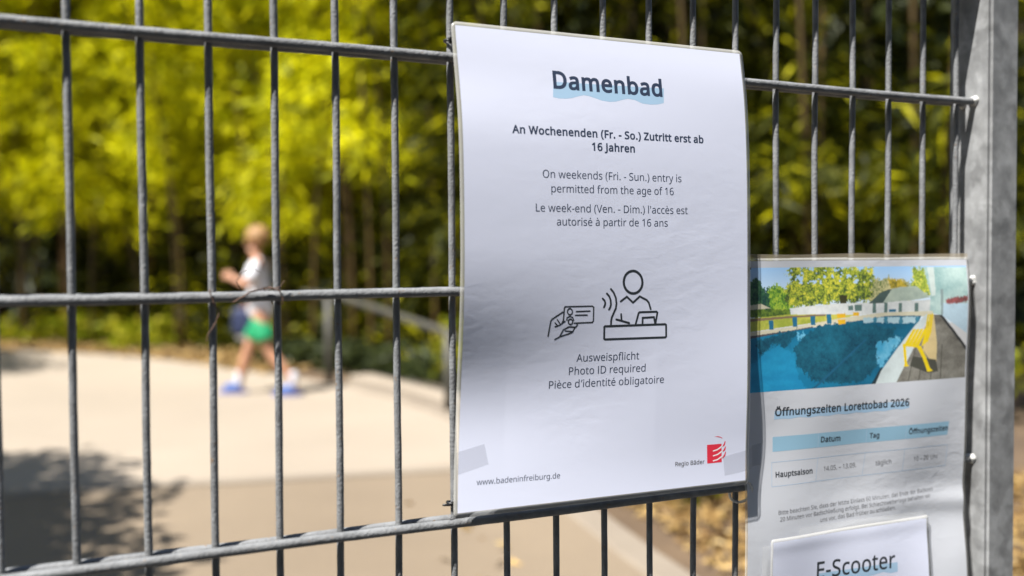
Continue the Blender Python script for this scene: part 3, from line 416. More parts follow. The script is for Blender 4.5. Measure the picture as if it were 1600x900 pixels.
PR = json.loads(r'''{"T1":[["Damenbad",[93.4,50.9],[205.9,51.1],1],["An Wochenenden (Fr. - So.) Zutritt erst ab",[50.0,92.9],[249.8,92.7],1],["16 Jahren",[128.5,104.7],[172.9,104.7],1],["On weekends (Fri. - Sun.) entry is",[78.0,130.6],[223.8,130.5],0],["permitted from the age of 16",[86.2,143.1],[214.9,142.8],0],["Le week-end (Ven. - Dim.) l'accès est",[70.8,160.2],[230.5,160.2],0],["autorisé à partir de 16 ans",[91.3,172.1],[208.0,172.2],0],["Ausweispflicht",[113.7,294.0],[178.6,294.6],0],["Photo ID required",[106.6,305.6],[185.8,306.3],0],["Pièce d’identité obligatoire",[87.3,317.1],[206.0,318.0],0],["Regio Bäder",[220.6,397.7],[253.0,398.1],2],["www.badeninfreiburg.de",[20.6,396.3],[100.3,397.6],0]],"HL":[[92.8,45.4],[208.7,43.6],[207.3,57.3],[200.3,59.0],[192.5,59.6],[184.0,59.2],[175.7,56.4],[168.3,55.7],[161.5,57.4],[155.8,59.1],[149.2,59.8],[141.0,59.2],[133.1,57.2],[127.8,55.9],[122.5,55.5],[117.0,56.8],[110.5,58.8],[104.3,59.8],[97.2,60.0],[91.4,59.3]],"PI":[[[[180.3,223.4],[180.2,225.7],[179.5,227.9],[178.3,229.9],[176.8,231.5],[174.9,232.7],[172.8,233.4],[170.6,233.6],[168.4,233.3],[166.2,232.5],[164.3,231.2],[162.7,229.6],[161.4,227.6],[160.6,225.4],[160.3,223.1],[160.5,220.8],[161.1,218.7],[162.2,216.7],[163.8,215.1],[165.6,213.9],[167.7,213.2],[169.9,212.9],[172.2,213.2],[174.3,214.0],[176.2,215.3],[177.9,216.9],[179.2,218.9],[180.0,221.1]],2.4,1],[[[157.4,240.6],[163.8,236.4],[170.6,242.0],[177.6,236.4],[185.2,239.9],[187.6,242.4],[189.8,248.5]],1.9,0],[[[138.5,237.6],[140.5,239.5],[141.2,241.7],[141.0,243.4],[140.0,245.4]],1.9,0],[[[142.7,233.1],[145.3,235.7],[146.8,239.2],[147.2,243.2],[146.5,245.8],[145.3,247.6]],1.9,0],[[[146.8,229.1],[149.8,232.3],[152.2,237.2],[153.0,242.4],[152.4,246.8],[150.3,251.1],[148.4,255.0],[147.8,258.5],[147.9,262.0]],1.9,0],[[[153.3,256.9],[167.0,260.6]],1.9,0],[[[158.2,252.2],[158.8,257.9]],1.8,0],[[[141.6,262.8],[205.8,263.0],[207.0,263.7],[207.4,274.4],[206.4,275.3],[142.3,274.8],[141.2,274.0],[141.0,263.5]],2.0,1],[[[173.8,262.4],[176.8,251.9],[177.8,251.0],[196.2,251.0],[197.2,251.9],[195.2,262.7]],1.9,0],[[[181.3,262.5],[181.3,256.3],[193.5,256.0],[194.9,261.8]],1.9,0],[[[99.0,256.6],[99.6,245.0],[100.3,244.0],[127.8,244.1],[129.4,245.1],[129.5,257.4],[128.4,258.9],[110.1,258.9]],1.3,0],[[[111.8,248.6],[125.6,248.5]],1.3,0],[[[111.0,251.9],[122.8,252.0]],1.3,0],[[[107.8,248.6],[107.7,249.5],[107.3,250.4],[106.7,250.9],[105.9,251.2],[105.0,251.2],[104.2,250.9],[103.5,250.2],[103.0,249.4],[102.8,248.5],[102.9,247.5],[103.3,246.7],[103.9,246.1],[104.7,245.8],[105.6,245.8],[106.4,246.2],[107.1,246.8],[107.6,247.6]],1.2,1],[[[102.4,255.9],[102.7,253.8],[105.5,252.6],[108.3,253.8],[109.4,256.3]],1.2,0],[[[108.4,257.6],[108.3,258.5],[108.0,259.2],[107.4,259.7],[106.7,260.0],[105.9,259.9],[105.2,259.6],[104.6,259.1],[104.1,258.3],[104.0,257.5],[104.0,256.7],[104.4,256.0],[105.0,255.4],[105.6,255.2],[106.4,255.2],[107.2,255.5],[107.8,256.1],[108.2,256.8]],1.3,1],[[[98.3,248.6],[87.8,254.6],[86.5,256.3],[84.4,269.7]],1.3,0],[[[91.0,261.5],[95.6,260.2],[100.7,257.0]],1.2,0],[[[90.8,258.1],[93.0,260.1]],1.2,0],[[[93.0,255.3],[95.8,259.1]],1.2,0],[[[98.8,256.3],[97.6,258.8]],1.2,0],[[[112.3,259.1],[113.3,260.6],[111.6,262.6],[104.8,262.0],[99.2,264.6],[95.8,270.8],[91.2,272.9]],1.3,0],[[[110.6,263.3],[108.6,267.0],[105.2,268.2],[96.0,270.6]],1.2,0],[[[101.2,265.6],[108.4,266.4]],1.1,0]],"LOG":[["red",[[255.6,380.3],[272.2,380.4],[272.8,398.3],[256.2,398.2]]],["white",[[262.2,386.3],[267.2,385.3],[272.0,382.7],[273.6,381.4],[273.8,382.1],[272.5,384.0],[267.7,386.4],[262.6,387.3]]],["white",[[262.4,391.0],[267.4,390.0],[272.2,387.4],[273.8,386.1],[274.0,386.8],[272.7,388.7],[267.8,391.1],[262.7,392.0]]],["white",[[262.5,395.8],[267.5,394.9],[272.4,392.3],[274.0,391.0],[274.2,391.7],[272.8,393.6],[268.0,396.0],[262.8,396.8]]],["red",[[273.3,382.8],[274.9,380.5],[276.2,377.6],[276.8,378.9],[276.1,382.0],[274.1,383.4]]],["red",[[273.6,387.8],[275.4,385.5],[276.7,383.0],[277.3,384.4],[276.6,387.0],[274.5,388.4]]],["red",[[273.1,394.3],[275.4,391.4],[276.9,388.0],[277.5,389.3],[276.6,392.9],[274.0,394.9]]],["red",[[263.8,373.0],[267.5,372.8],[270.8,373.6],[273.2,375.1],[272.9,375.5],[270.4,374.2],[267.6,373.6]]]],"TP":[[1.8,366.7],[27.1,361.6],[31.3,379.4],[3.0,386.0]],"TP2":[[274.1,393.0],[299.7,389.2],[300.2,409.3],[276.1,411.7]],"T2":[["Öffnungszeiten Lorettobad 2026",[34.8,155.0],[211.2,156.0],1],["Datum",[92.6,186.1],[118.3,186.6],1],["Tag",[158.4,187.1],[171.0,187.2],1],["Öffnungszeiten",[211.9,186.8],[269.2,186.9],1],["Hauptsaison",[35.3,216.8],[81.9,217.0],1],["14.05. – 13.09.",[97.2,216.4],[141.3,216.5],0],["täglich",[167.3,217.1],[188.6,216.9],0],["10 – 20 Uhr",[220.3,217.1],[256.6,217.1],0],["Bitte beachten Sie, dass der letzte Einlass 60 Minuten, das Ende der Badezeit",[37.6,254.6],[251.8,252.8],0],["20 Minuten vor Badschließung erfolgt. Bei Schlechtwetterlage behalten wir",[39.4,261.6],[247.6,259.6],0],["uns vor, das Bad früher zu schließen.",[92.3,268.5],[195.2,266.7],0],["E-Scooter",[85.8,325.6],[191.1,327.8],2]],"HB":[[31.9,176.0],[271.5,177.2],[269.2,192.1],[31.9,190.9]],"HL2":[[33.8,150.2],[211.2,150.8],[211.7,158.4],[201.1,159.4],[190.0,158.3],[177.8,159.8],[164.7,158.9],[151.7,159.6],[138.9,158.4],[126.2,159.4],[113.6,158.2],[101.1,159.3],[88.8,158.4],[76.6,159.3],[64.5,157.9],[52.5,159.0],[42.6,158.2],[33.4,158.5]],"TL":[[[31.0,201.4],[269.4,203.0]],[[30.1,225.7],[268.4,226.3]],[[30.6,201.4],[30.1,225.7]],[[89.0,201.9],[86.6,225.8]],[[153.1,202.8],[149.6,226.0]],[[206.6,202.6],[204.6,225.9]],[[270.1,203.1],[268.4,226.3]]],"TS":[[[89.2,176.1],[88.9,191.1]],[[154.4,176.5],[153.6,191.3]],[[208.7,176.8],[207.0,191.4]]],"EH":[[85.7,320.5],[195.0,322.6],[195.1,332.8],[185.3,333.2],[174.6,330.6],[161.8,331.9],[149.2,332.6],[134.5,330.2],[120.1,331.7],[105.9,332.6],[93.8,330.4],[83.8,331.3]],"PH":[["sky",[[2.7,5.9],[294.7,8.2],[293.0,68.7],[5.6,59.5]]],["hill",[[153.0,23.3],[159.4,18.5],[170.3,20.6],[182.3,16.8],[186.7,20.5],[194.4,18.9],[203.4,20.7],[213.5,26.7],[213.7,44.4],[153.1,42.9]]],["hill2",[[181.2,20.4],[194.4,18.9],[205.6,23.3],[210.2,29.2],[203.5,31.6],[185.7,29.6]]],["treey",[[214.5,8.3],[232.6,7.6],[236.9,21.2],[242.1,39.1],[226.1,37.0],[213.5,27.6],[216.8,17.6]]],["treed",[[3.3,20.2],[11.3,17.2],[16.1,20.4],[19.3,25.1],[24.7,28.3],[29.0,41.6],[28.7,47.8],[5.6,47.2]]],["treem",[[24.7,28.3],[28.6,24.5],[37.4,23.4],[47.2,27.1],[56.1,36.0],[56.1,55.6],[28.7,54.8],[26.7,46.2]]],["treeb",[[47.1,9.1],[56.0,6.4],[158.3,7.0],[159.5,25.0],[157.4,43.0],[138.2,44.2],[108.8,44.3],[82.2,45.7],[62.1,46.8],[52.2,45.3],[46.2,34.2],[51.1,24.8],[56.0,20.2],[50.1,13.8]]],["trunk",[[116.7,35.6],[126.5,35.8],[123.9,60.1],[118.5,59.9]]],["hedge",[[6.0,48.0],[28.7,47.0],[54.5,49.3],[54.6,56.1],[7.5,55.3]]],["umb",[[6.6,48.0],[7.5,43.8],[16.1,42.1],[28.7,47.0]]],["lawn",[[6.6,56.5],[56.1,53.6],[117.2,51.0],[151.1,54.4],[117.2,60.7],[8.5,69.7]]],["rail",[[7.9,56.8],[56.1,55.3],[98.6,54.8],[98.6,56.7],[56.2,57.4],[7.9,59.6]]],["white",[[53.2,47.7],[76.1,46.2],[104.7,45.0],[105.8,55.0],[54.2,54.0]]],["white",[[104.7,44.2],[142.4,44.3],[256.1,42.8],[257.4,57.0],[181.5,57.7],[125.6,56.1],[104.7,55.0]]],["door",[[127.6,46.9],[134.0,46.7],[134.4,51.4],[128.1,51.6]]],["door",[[136.1,46.1],[145.7,46.0],[145.9,52.6],[136.6,52.6]]],["door",[[160.7,44.8],[165.4,44.5],[165.5,55.1],[160.8,55.3]]],["door",[[176.6,45.1],[181.4,44.9],[181.5,55.5],[176.6,55.7]]],["door",[[196.9,45.6],[201.8,45.4],[201.9,56.1],[197.0,56.3]]],["door",[[219.3,46.2],[224.3,46.0],[224.4,56.7],[219.4,56.9]]],["bluechair",[[183.6,52.0],[193.6,51.9],[193.6,54.7],[183.7,54.8]]],["roofd",[[155.3,45.0],[170.4,34.3],[182.4,30.7],[190.1,31.3],[179.2,45.2]]],["roof",[[174.8,44.8],[186.8,30.4],[200.1,28.4],[221.4,28.2],[239.8,40.2],[221.6,42.5]]],["veranda",[[232.6,7.6],[294.0,8.5],[291.9,82.6],[256.2,59.9],[240.0,57.2],[241.0,38.2]]],["verandl",[[237.2,7.7],[246.9,7.8],[247.9,38.4],[242.1,39.1]]],["verandw",[[254.9,47.0],[291.5,47.9],[291.0,82.5],[256.2,59.9]]],["flower",[[261.9,42.4],[272.4,40.9],[291.4,39.2],[292.0,45.3],[277.2,47.6],[263.1,47.6]]],["post",[[254.8,31.7],[258.3,31.7],[258.6,59.9],[255.8,59.8]]],["rim",[[8.5,70.4],[62.2,66.1],[121.4,59.2],[177.1,55.1],[244.6,55.3],[244.6,61.2],[181.5,59.4],[125.6,64.2],[82.3,67.6],[8.5,76.6]]],["dkrim",[[8.5,73.8],[56.2,69.8],[82.3,66.8],[82.3,68.7],[56.2,72.2],[8.5,76.9]]],["pool",[[8.5,76.3],[82.3,68.0],[125.6,64.2],[181.5,58.8],[228.5,59.9],[224.1,69.9],[156.9,129.9],[10.0,130.0]]],["pooll",[[26.8,88.3],[36.5,84.8],[56.3,92.7],[62.3,118.4],[76.4,129.5],[10.0,130.0],[9.1,103.0]]],["poolc",[[62.2,74.0],[72.2,71.2],[76.2,80.9],[66.2,83.6]]],["poolc",[[164.2,89.4],[177.3,84.1],[201.6,84.2],[175.3,113.0],[169.8,109.4]]],["poolw",[[146.8,60.0],[226.3,60.7],[222.9,68.2],[149.0,64.9]]],["poolb",[[161.9,59.3],[167.1,59.1],[166.7,66.3],[161.9,66.2]]],["poolb",[[177.1,59.7],[182.4,59.5],[182.0,66.8],[177.2,66.7]]],["poolb",[[198.1,60.4],[203.5,60.2],[203.1,67.5],[198.2,67.4]]],["poolb",[[220.6,61.0],[226.0,60.8],[225.6,68.3],[220.6,68.1]]],["refl",[[79.2,70.6],[100.7,65.8],[125.6,65.0],[151.1,65.0],[164.1,69.6],[194.9,71.4],[188.3,83.7],[166.4,87.8],[168.7,109.4],[151.5,125.0],[126.0,126.8],[82.5,122.7],[62.3,105.7],[56.2,88.0]]],["refl",[[9.5,78.2],[30.7,73.6],[62.2,69.2],[62.2,74.0],[46.4,87.6],[28.7,82.1],[19.1,94.2],[10.4,86.0]]],["poolline",[[75.4,129.4],[151.2,82.2],[153.4,83.1],[79.5,129.7]]],["deckl",[[235.4,58.4],[243.4,58.6],[217.4,87.4],[217.5,96.6],[192.0,129.9],[156.9,129.9],[220.7,69.8]]],["dk",[[156.9,129.9],[173.1,112.9],[175.3,113.4],[163.4,129.9]]],["deck",[[243.4,59.0],[257.4,59.9],[291.1,98.1],[289.5,129.6],[192.0,129.9],[222.0,90.1]]],["deckd",[[252.7,59.8],[257.4,59.9],[291.1,98.1],[290.7,102.4]]],["plank",[[222.0,90.1],[223.1,90.1],[210.1,130.0],[208.7,129.9]]],["plank",[[233.4,90.6],[234.5,90.6],[224.8,130.1],[223.4,130.0]]],["plank",[[247.2,91.1],[248.4,91.2],[242.0,130.1],[240.6,130.0]]],["plank",[[257.7,91.6],[258.9,91.6],[257.1,129.9],[255.7,129.8]]],["peach",[[241.2,58.9],[245.8,59.0],[251.2,91.3],[250.4,113.5],[245.1,111.5],[231.2,97.2]]],["shade",[[213.1,113.3],[217.6,103.4],[249.7,108.3],[253.3,121.3],[238.3,122.2]]],["bench",[[217.8,74.4],[221.8,74.4],[210.2,91.6],[205.7,90.4]]],["bench",[[222.8,74.4],[226.8,74.4],[215.3,92.0],[210.8,90.8]]],["bench",[[227.8,74.4],[231.9,74.4],[220.4,92.5],[215.8,91.3]]],["bench",[[232.8,74.4],[236.9,74.3],[225.5,92.9],[220.9,91.7]]],["bench",[[203.9,89.3],[229.3,92.8],[228.8,95.1],[203.5,91.7]]],["bench",[[236.8,58.8],[239.1,58.7],[236.9,77.1],[232.0,93.0],[229.7,92.4],[234.2,76.7]]],["bench",[[239.8,58.4],[242.1,58.3],[239.9,77.2],[235.0,91.0],[232.7,90.4],[237.2,76.8]]],["bench",[[242.8,58.1],[245.1,58.0],[242.9,77.3],[238.0,88.9],[235.7,88.3],[240.2,76.9]]],["bench",[[203.9,90.3],[208.0,91.2],[209.5,111.4],[212.7,113.6],[204.6,114.2],[205.9,111.2]]],["bench",[[223.1,93.8],[229.3,93.8],[235.3,104.2],[241.0,116.7],[245.6,120.4],[237.3,121.0],[235.9,117.0],[230.8,105.7]]],["orange",[[113.0,54.9],[123.9,54.6],[124.3,58.8],[113.5,59.1]]],["orange",[[134.0,53.9],[142.1,53.8],[142.1,57.4],[134.5,57.6]]],["orange",[[113.9,61.1],[124.4,60.7],[124.4,65.3],[115.2,66.0]]],["bluechair",[[25.8,58.9],[31.6,58.8],[32.0,68.2],[26.6,68.3]]],["bluechair",[[56.2,56.9],[62.1,56.8],[62.6,66.3],[57.0,66.4]]],["bluechair",[[79.2,56.2],[85.3,56.0],[85.7,65.6],[80.0,65.7]]],["bluechair",[[99.6,54.8],[105.8,54.7],[106.2,64.4],[100.5,64.5]]]]}''')

def stroke_poly(pts, w):
    # outline of a polyline as a closed contour
    P = [Vector(p) for p in pts]; L, Rr = [], []
    for i, p in enumerate(P):
        t = (P[min(i + 1, len(P) - 1)] - P[max(i - 1, 0)]).normalized(); n = Vector((-t.y, t.x)) * w / 2
        L.append((p + n)[:]); Rr.append((p - n)[:])
    return L + Rr[::-1]
def rect(x0, y0, x1, y1): return [(x0, y0), (x1, y0), (x1, y1), (x0, y1)]
def dot(cx, cy, r): return [(cx + r * math.cos(a * math.pi / 7), cy + r * math.sin(a * math.pi / 7)) for a in range(14)]
def acc(base, extra): return [GL[base][0], GL[base][1] + extra]
GL['ä'] = acc('a', [dot(118, 450, 36), dot(240, 450, 36)])
GL['ü'] = acc('u', [dot(140, 450, 36), dot(272, 450, 36)])
GL['Ö'] = acc('O', [dot(190, 560, 38), dot(335, 560, 38)])
GL['è'] = acc('e', [[(120, 510), (190, 510), (238, 412), (200, 412)]])
GL['à'] = acc('a', [[(112, 510), (182, 510), (230, 412), (192, 412)]])
GL['é'] = acc('e', [[(270, 510), (200, 510), (152, 412), (190, 412)]])
GL['–'] = [336, [rect(28, 154, 308, 206)]]
GL['’'] = [150, [[(x + 20, y + 400) for x, y in GL[','][1][0]]]]
GL['I'] = [192, [rect(65, 0, 127, 480)]]
GL['ß'] = [430, [stroke_poly([(87, 0), (87, 360), (98, 430), (135, 475), (190, 490), (245, 478), (278, 440), (280, 395), (255, 350), (225, 318), (215, 285), (232, 255), (290, 215), (335, 170), (348, 120), (335, 65), (295, 30), (245, 20), (195, 30)], 58)]]

_tri = {}
def glyph_tris(ch):
    if ch in _tri: return _tri[ch]
    cu = bpy.data.curves.new("glyph", 'CURVE'); cu.dimensions = '2D'; cu.fill_mode = 'BOTH'
    for c in GL[ch][1]:
        s = cu.splines.new('POLY'); s.points.add(len(c) - 1)
        for q, (x, y) in zip(s.points, c): q.co = (x, y, 0, 1)
        s.use_cyclic_u = True
    ob = bpy.data.objects.new("glyph", cu)
    me = ob.to_mesh()
    v = [(w.co.x, w.co.y) for w in me.vertices]; f = [tuple(p.vertices) for p in me.polygons]
    ob.to_mesh_clear(); bpy.data.objects.remove(ob); bpy.data.curves.remove(cu)
    _tri[ch] = (v, f); return v, f

def ribbon2d(pts, w, closed):
    P = [Vector(p) for p in pts]; n = len(P); v, f = [], []
    for i, p in enumerate(P):
        if closed: a, b = P[i - 1], P[(i + 1) % n]
        else: a, b = P[max(i - 1, 0)], P[min(i + 1, n - 1)]
        d1 = (p - a).normalized() if (p - a).length > 1e-6 else (b - p).normalized()
        d2 = (b - p).normalized() if (b - p).length > 1e-6 else d1
        t = d1 + d2
        t = t.normalized() if t.length > 1e-3 else d1
        nn = Vector((-t.y, t.x)); k = 1 / max(0.55, abs(nn.dot(Vector((-d1.y, d1.x)))))
        v += [(p + nn * w / 2 * k)[:], (p - nn * w / 2 * k)[:]]
    for i in range(n if closed else n - 1):
        j = (i + 1) % n; f.append((2 * i, 2 * j, 2 * j + 1, 2 * i + 1))
    if not closed:   # round ends
        for e in (0, n - 1):
            m0 = len(v); v += [(P[e].x + w / 2 * math.cos(a * math.pi / 5), P[e].y + w / 2 * math.sin(a * math.pi / 5)) for a in range(10)]
            f.append(tuple(range(m0, m0 + 10)))
    return v, f

class Print:
    """flat shapes in sheet millimetres (x right, v down), laid on a sheet's surface"""
    def __init__(s): s.v, s.f, s.m = [], [], []
    def add(s, v, f, lift=0.0, mi=0):
        n = len(s.v); s.v += [(x, y, lift) for x, y in v]; s.f += [tuple(i + n for i in q) for q in f]; s.m += [mi] * len(f)
    def poly(s, pts, lift=0.0, mi=0):
        # fan-safe fill of a possibly concave outline, split finely so that it follows the sheet
        bm = bmesh.new(); vs = [bm.verts.new((x, y, 0)) for x, y in pts]
        bm.faces.new(vs); bmesh.ops.triangulate(bm, faces=bm.faces[:])
        bm.verts.index_update()
        s.add([(w.co.x, w.co.y) for w in bm.verts], [[w.index for w in q.verts] for q in bm.faces], lift, mi); bm.free()
    def text(s, txt, p0, p1, bold, lift=0.0):
        x = 0; items = []
        off = {0: 0, 1: 44, 2: 16}[bold]
        adv = {0: 0, 1: 22, 2: 8}[bold]
        for ch in txt:
            items.append((ch, x)); x += GL[ch][0] + adv
        xs = [xx + q[0] for ch, xx in items for c in GL[ch][1] for q in c]
        lo, hi = min(xs), max(xs)
        d = Vector((p1[0] - p0[0], p1[1] - p0[1])); k = d.length / (hi - lo); t = d.normalized()
        ky = k * {0: 1.0, 1: 0.965, 2: 1.0}[bold]
        for ch, xx in items:
            if not GL[ch][1]: continue
            v, f = glyph_tris(ch)
            tr = lambda a, b: (p0[0] + t.x * (xx + a - lo) * k + t.y * b * ky, p0[1] + t.y * (xx + a - lo) * k - t.x * b * ky)
            s.add([tr(*q) for q in v], f, lift)
            if off:
                for c in GL[ch][1]:
                    rv, rf = ribbon2d(c, off, True); s.add([tr(*q) for q in rv], rf, lift + 0.000004)
    def build(s, name, m, surf, parent):
        # split long edges so that the ink follows the bowed sheet
        bm = bmesh.new(); vs = [bm.verts.new(q) for q in s.v]
        for q, mi in zip(s.f, s.m):
            try: bm.faces.new([vs[i] for i in q]).material_index = mi
            except ValueError: pass
        for _ in range(9):
            es = [e for e in bm.edges if e.calc_length() > 2.6]
            if not es: break
            bmesh.ops.subdivide_edges(bm, edges=es, cuts=1)
            bmesh.ops.triangulate(bm, faces=[q for q in bm.faces if len(q.verts) > 3])
        bm.verts.index_update()
        v = [surf(*w.co) for w in bm.verts]; f = [[w.index for w in q.verts] for q in bm.faces]; mi = [q.material_index for q in bm.faces]; bm.free()
        return mesh(name, v, f, m, parent, False, mi)

# --- surface of the first notice (bowed out between its ties), from X, Z
ZK = [-.1975, -.1919, -.1565, -.1229, -.0726, -.0176, .0255, .0898, .1381, .1653, .1877, .2043, .2269, .2330]
DLK = [.0062, .0062, .0076, .0099, .0155, .0234, .0265, .0264, .0244, .0206, .0155, .0124, .0078, .0066]
ZR = [-.1975, -.1939, -.1589, -.1143, -.0577, .0296, .0918, .129, .1696, .1949, .2116, .2311, .2330]
DRK = [.0146, .0147, .0156, .0185, .0204, .0207, .0201, .019, .0165, .0130, .0085, .0045, .0042]
_z = np.linspace(-.21, .245, 456)
def _sm(z, d):
    y = np.interp(_z, z, d); k = np.exp(-.5 * (np.arange(-48, 49) / 15.) ** 2); k /= k.sum()
    return np.convolve(np.pad(y, 48, mode='edge'), k, 'valid')
_L, _R = _sm(ZK, DLK), _sm(ZR, DRK)
def D1(x, z):
    u = min(1, max(0, (x + .002) / .304))
    l = np.interp(z, _z, _L); r = np.interp(z, _z, _R)
    return l * (1 - u) + r * u 
def E1(x, z):
    # a shallow dent below the middle wire and an outward curl along the foot of the sheet
    u = min(1, max(0, (x + .002) / .304))
    q = (-.108 - z) / .014
    return -.0034 * math.exp(-((z + .078) / .055) ** 2) * (1 - u) ** 1.6 + .0032 * min(1, max(0, (u - .15) / .5)) * math.exp(-((z + .105) / .06) ** 2) + .0042 * math.exp(-((z - .226) / .042) ** 2) + (.14 - .05 * u) * .014 * (math.log1p(math.exp(min(q, 30))))
def S1(x, v, lift=0.0):
    X, Z = -.002 + x / 1000, .2295 - v / 1000
    e = E1(X, Z)
    return (X - .44 * e, -D1(X, Z) - e - 0.00018 - lift, Z + .02 * e)
# --- surface of the second notice, held close to the mesh, slightly wavy
_zz = np.linspace(-.62, .08, 701)
_k2 = np.exp(-.5 * (np.arange(-36, 37) / 12.) ** 2); _k2 /= _k2.sum()
_rr = np.convolve(np.pad(np.interp(_zz, [-.45, -.36, -.30, -.235, -.205, -.17, -.11, -.04, .0, .02, .05], [.006, .006, .004, -.0022, -.0004, .001, .004, .0045, .004, .001, -.001]), 36, mode='edge'), _k2, 'valid')
def D2(x, z):
    u = min(1.05, max(-.05, (x - .3045) / .297)); w = u * u
    rr = float(np.interp(z, _zz, _rr))
    d = .0135 + rr * w + .0009 * math.sin(z * 38 + x * 14) + .0007 * math.sin(x * 45 - z * 20)
    d += .0022 * math.exp(-((z + .222 + .02 * u) / .012) ** 2) * max(0, u) ** 2
    return max(d, .0116)
def S2(x, v, lift=0.0):
    X, Z = .3045 + x / 1000, .0245 - v / 1000
    return (X, -D2(X, Z) - 0.00012 - lift, Z)

def grid_sheet(name, x0, x1, v0, v1, surf, m, parent, lift=0, step=3.0, back=0.0):
    step = 1.0
    nx, nv = max(2, int((x1 - x0) / step)), max(2, int((v1 - v0) / step))
    v = [surf(x0 + (x1 - x0) * i / nx, v0 + (v1 - v0) * j / nv, lift) for j in range(nv + 1) for i in range(nx + 1)]
    f = [(j * (nx + 1) + i, (j + 1) * (nx + 1) + i, (j + 1) * (nx + 1) + i + 1, j * (nx + 1) + i + 1) for j in range(nv) for i in range(nx)]
    return mesh(name, v, f, m, parent, True)

def border(name, outer, inner, surf, m, parent, rad=5.0, lift=0.0):
    """a rounded film margin with a little thickness between two rectangles (x0,x1,v0,v1)"""
    def loop(rc, r, n=6, per=40):
        x0, x1, v0, v1 = rc; pts = []
        for (cx, cv, a0) in ((x1 - r, v0 + r, -90), (x1 - r, v1 - r, 0), (x0 + r, v1 - r, 90), (x0 + r, v0 + r, 180)):
            arc = [(cx + r * math.cos(R(a0 + 90 * k / n)), cv + r * math.sin(R(a0 + 90 * k / n))) for k in range(n + 1)]
            pts.append(arc)
        out = []
        for k in range(4):
            out += pts[k]
            a, b = pts[k][-1], pts[(k + 1) % 4][0]
            out += [(a[0] + (b[0] - a[0]) * t / per, a[1] + (b[1] - a[1]) * t / per) for t in range(1, per)]
        return out
    A, B = loop(outer, rad), loop(inner, 0.4)
    n = len(A)
    v = [surf(*p, lift) for p in A] + [surf(*p, lift) for p in B] + [surf(*p, lift - .0005) for p in A]
    f = [(i, (i + 1) % n, n + (i + 1) % n, n + i) for i in range(n)] + [(2 * n + i, 2 * n + (i + 1) % n, (i + 1) % n, i) for i in range(n)]
    return mesh(name, v, f, m, parent, True)

# first notice
no1 = tag(empty("laminated_notice"), "large white laminated notice headed Damenbad, tied to the front of the mesh", "notice")
grid_sheet("paper_sheet", 3.6, 300.4, 3.2, 418.2, S1, M['paper'], no1, 0.0)
border("laminate_margin", (0, 304, 0, 422.5), (3.6, 300.4, 3.2, 418.2), S1, M['film'], no1, 5.5)
p = Print(); p.poly(PR['HL']); p.build("headline_highlight", M['ink_blue'], lambda x, v, l: S1(x, v, l + .00003), no1)
for k, (t, a, b, bold) in enumerate(PR['T1']):
    p = Print(); p.text(t, a, b, bold)
    p.build("headline" if k == 0 else ("caption" if bold == 2 else "text_line"), M['ink_grey'] if bold == 2 else M['ink'], lambda x, v, l: S1(x, v, l + .00006), no1)
def stroke_part(name, rows, parent):
    p = Print()
    for i, (pts, w, cl) in enumerate(rows):
        q = pts
        v, f = ribbon2d(q, w, cl); p.add(v, f, i * 1e-6)
    return p.build(name, M['ink_black'], lambda x, v, l: S1(x, v, l + .00006), parent)
stroke_part("reception_pictogram", PR['PI'][:10], no1)
stroke_part("identity_card_pictogram", PR['PI'][10:], no1)
p = Print()
for i, (c, pts) in enumerate(PR['LOG']):
    p.poly(pts, i * 1e-6 + (1e-5 if c == 'white' else 0), 1 if c == 'white' else 0)
p.build("logo", [M['ink_red'], M['ink_white']], lambda x, v, l: S1(x, v, l + .00005), no1)
p = Print(); p.poly(PR['TP']); tp = p.build("tape_strip", M['tape'], lambda x, v, l: S1(x, v, l + .00012), None)
tag(tp, "clear tape strip stuck on the bottom left corner of the big notice", "tape")
# tape bridging to the second notice
def tape_bridge():
    a, b = PR['TP2'][0], PR['TP2'][3]; c, d = PR['TP2'][1], PR['TP2'][2]
    v, f = [], []
    n = 14
    for i in range(n + 1):
        t = i / n
        for e0, e1 in ((a, c), (b, d)):
            x = e0[0] + (e1[0] - e0[0]) * t * 1.95; vv = e0[1] + (e1[1] - e0[1]) * t * 1.95
            if x <= 303: P = S1(x, vv, .00012)
            else:
                X, Z = -.002 + x / 1000, .2295 - vv / 1000
                P1_ = S1(303, vv, .00012); s = min(1, (x - 303) / 10)
                P = (X, P1_[1] * (1 - s) + (-D2(X, Z) - .0007) * s, Z)
            v.append(P)
    f = [(2 * i, 2 * i + 1, 2 * i + 3, 2 * i + 2) for i in range(n)]
    o = mesh("tape_strip", v, f, M['tape'], None, True)
    tag(o, "clear tape strip bridging from the big notice to the pool notice", "tape")
tape_bridge()

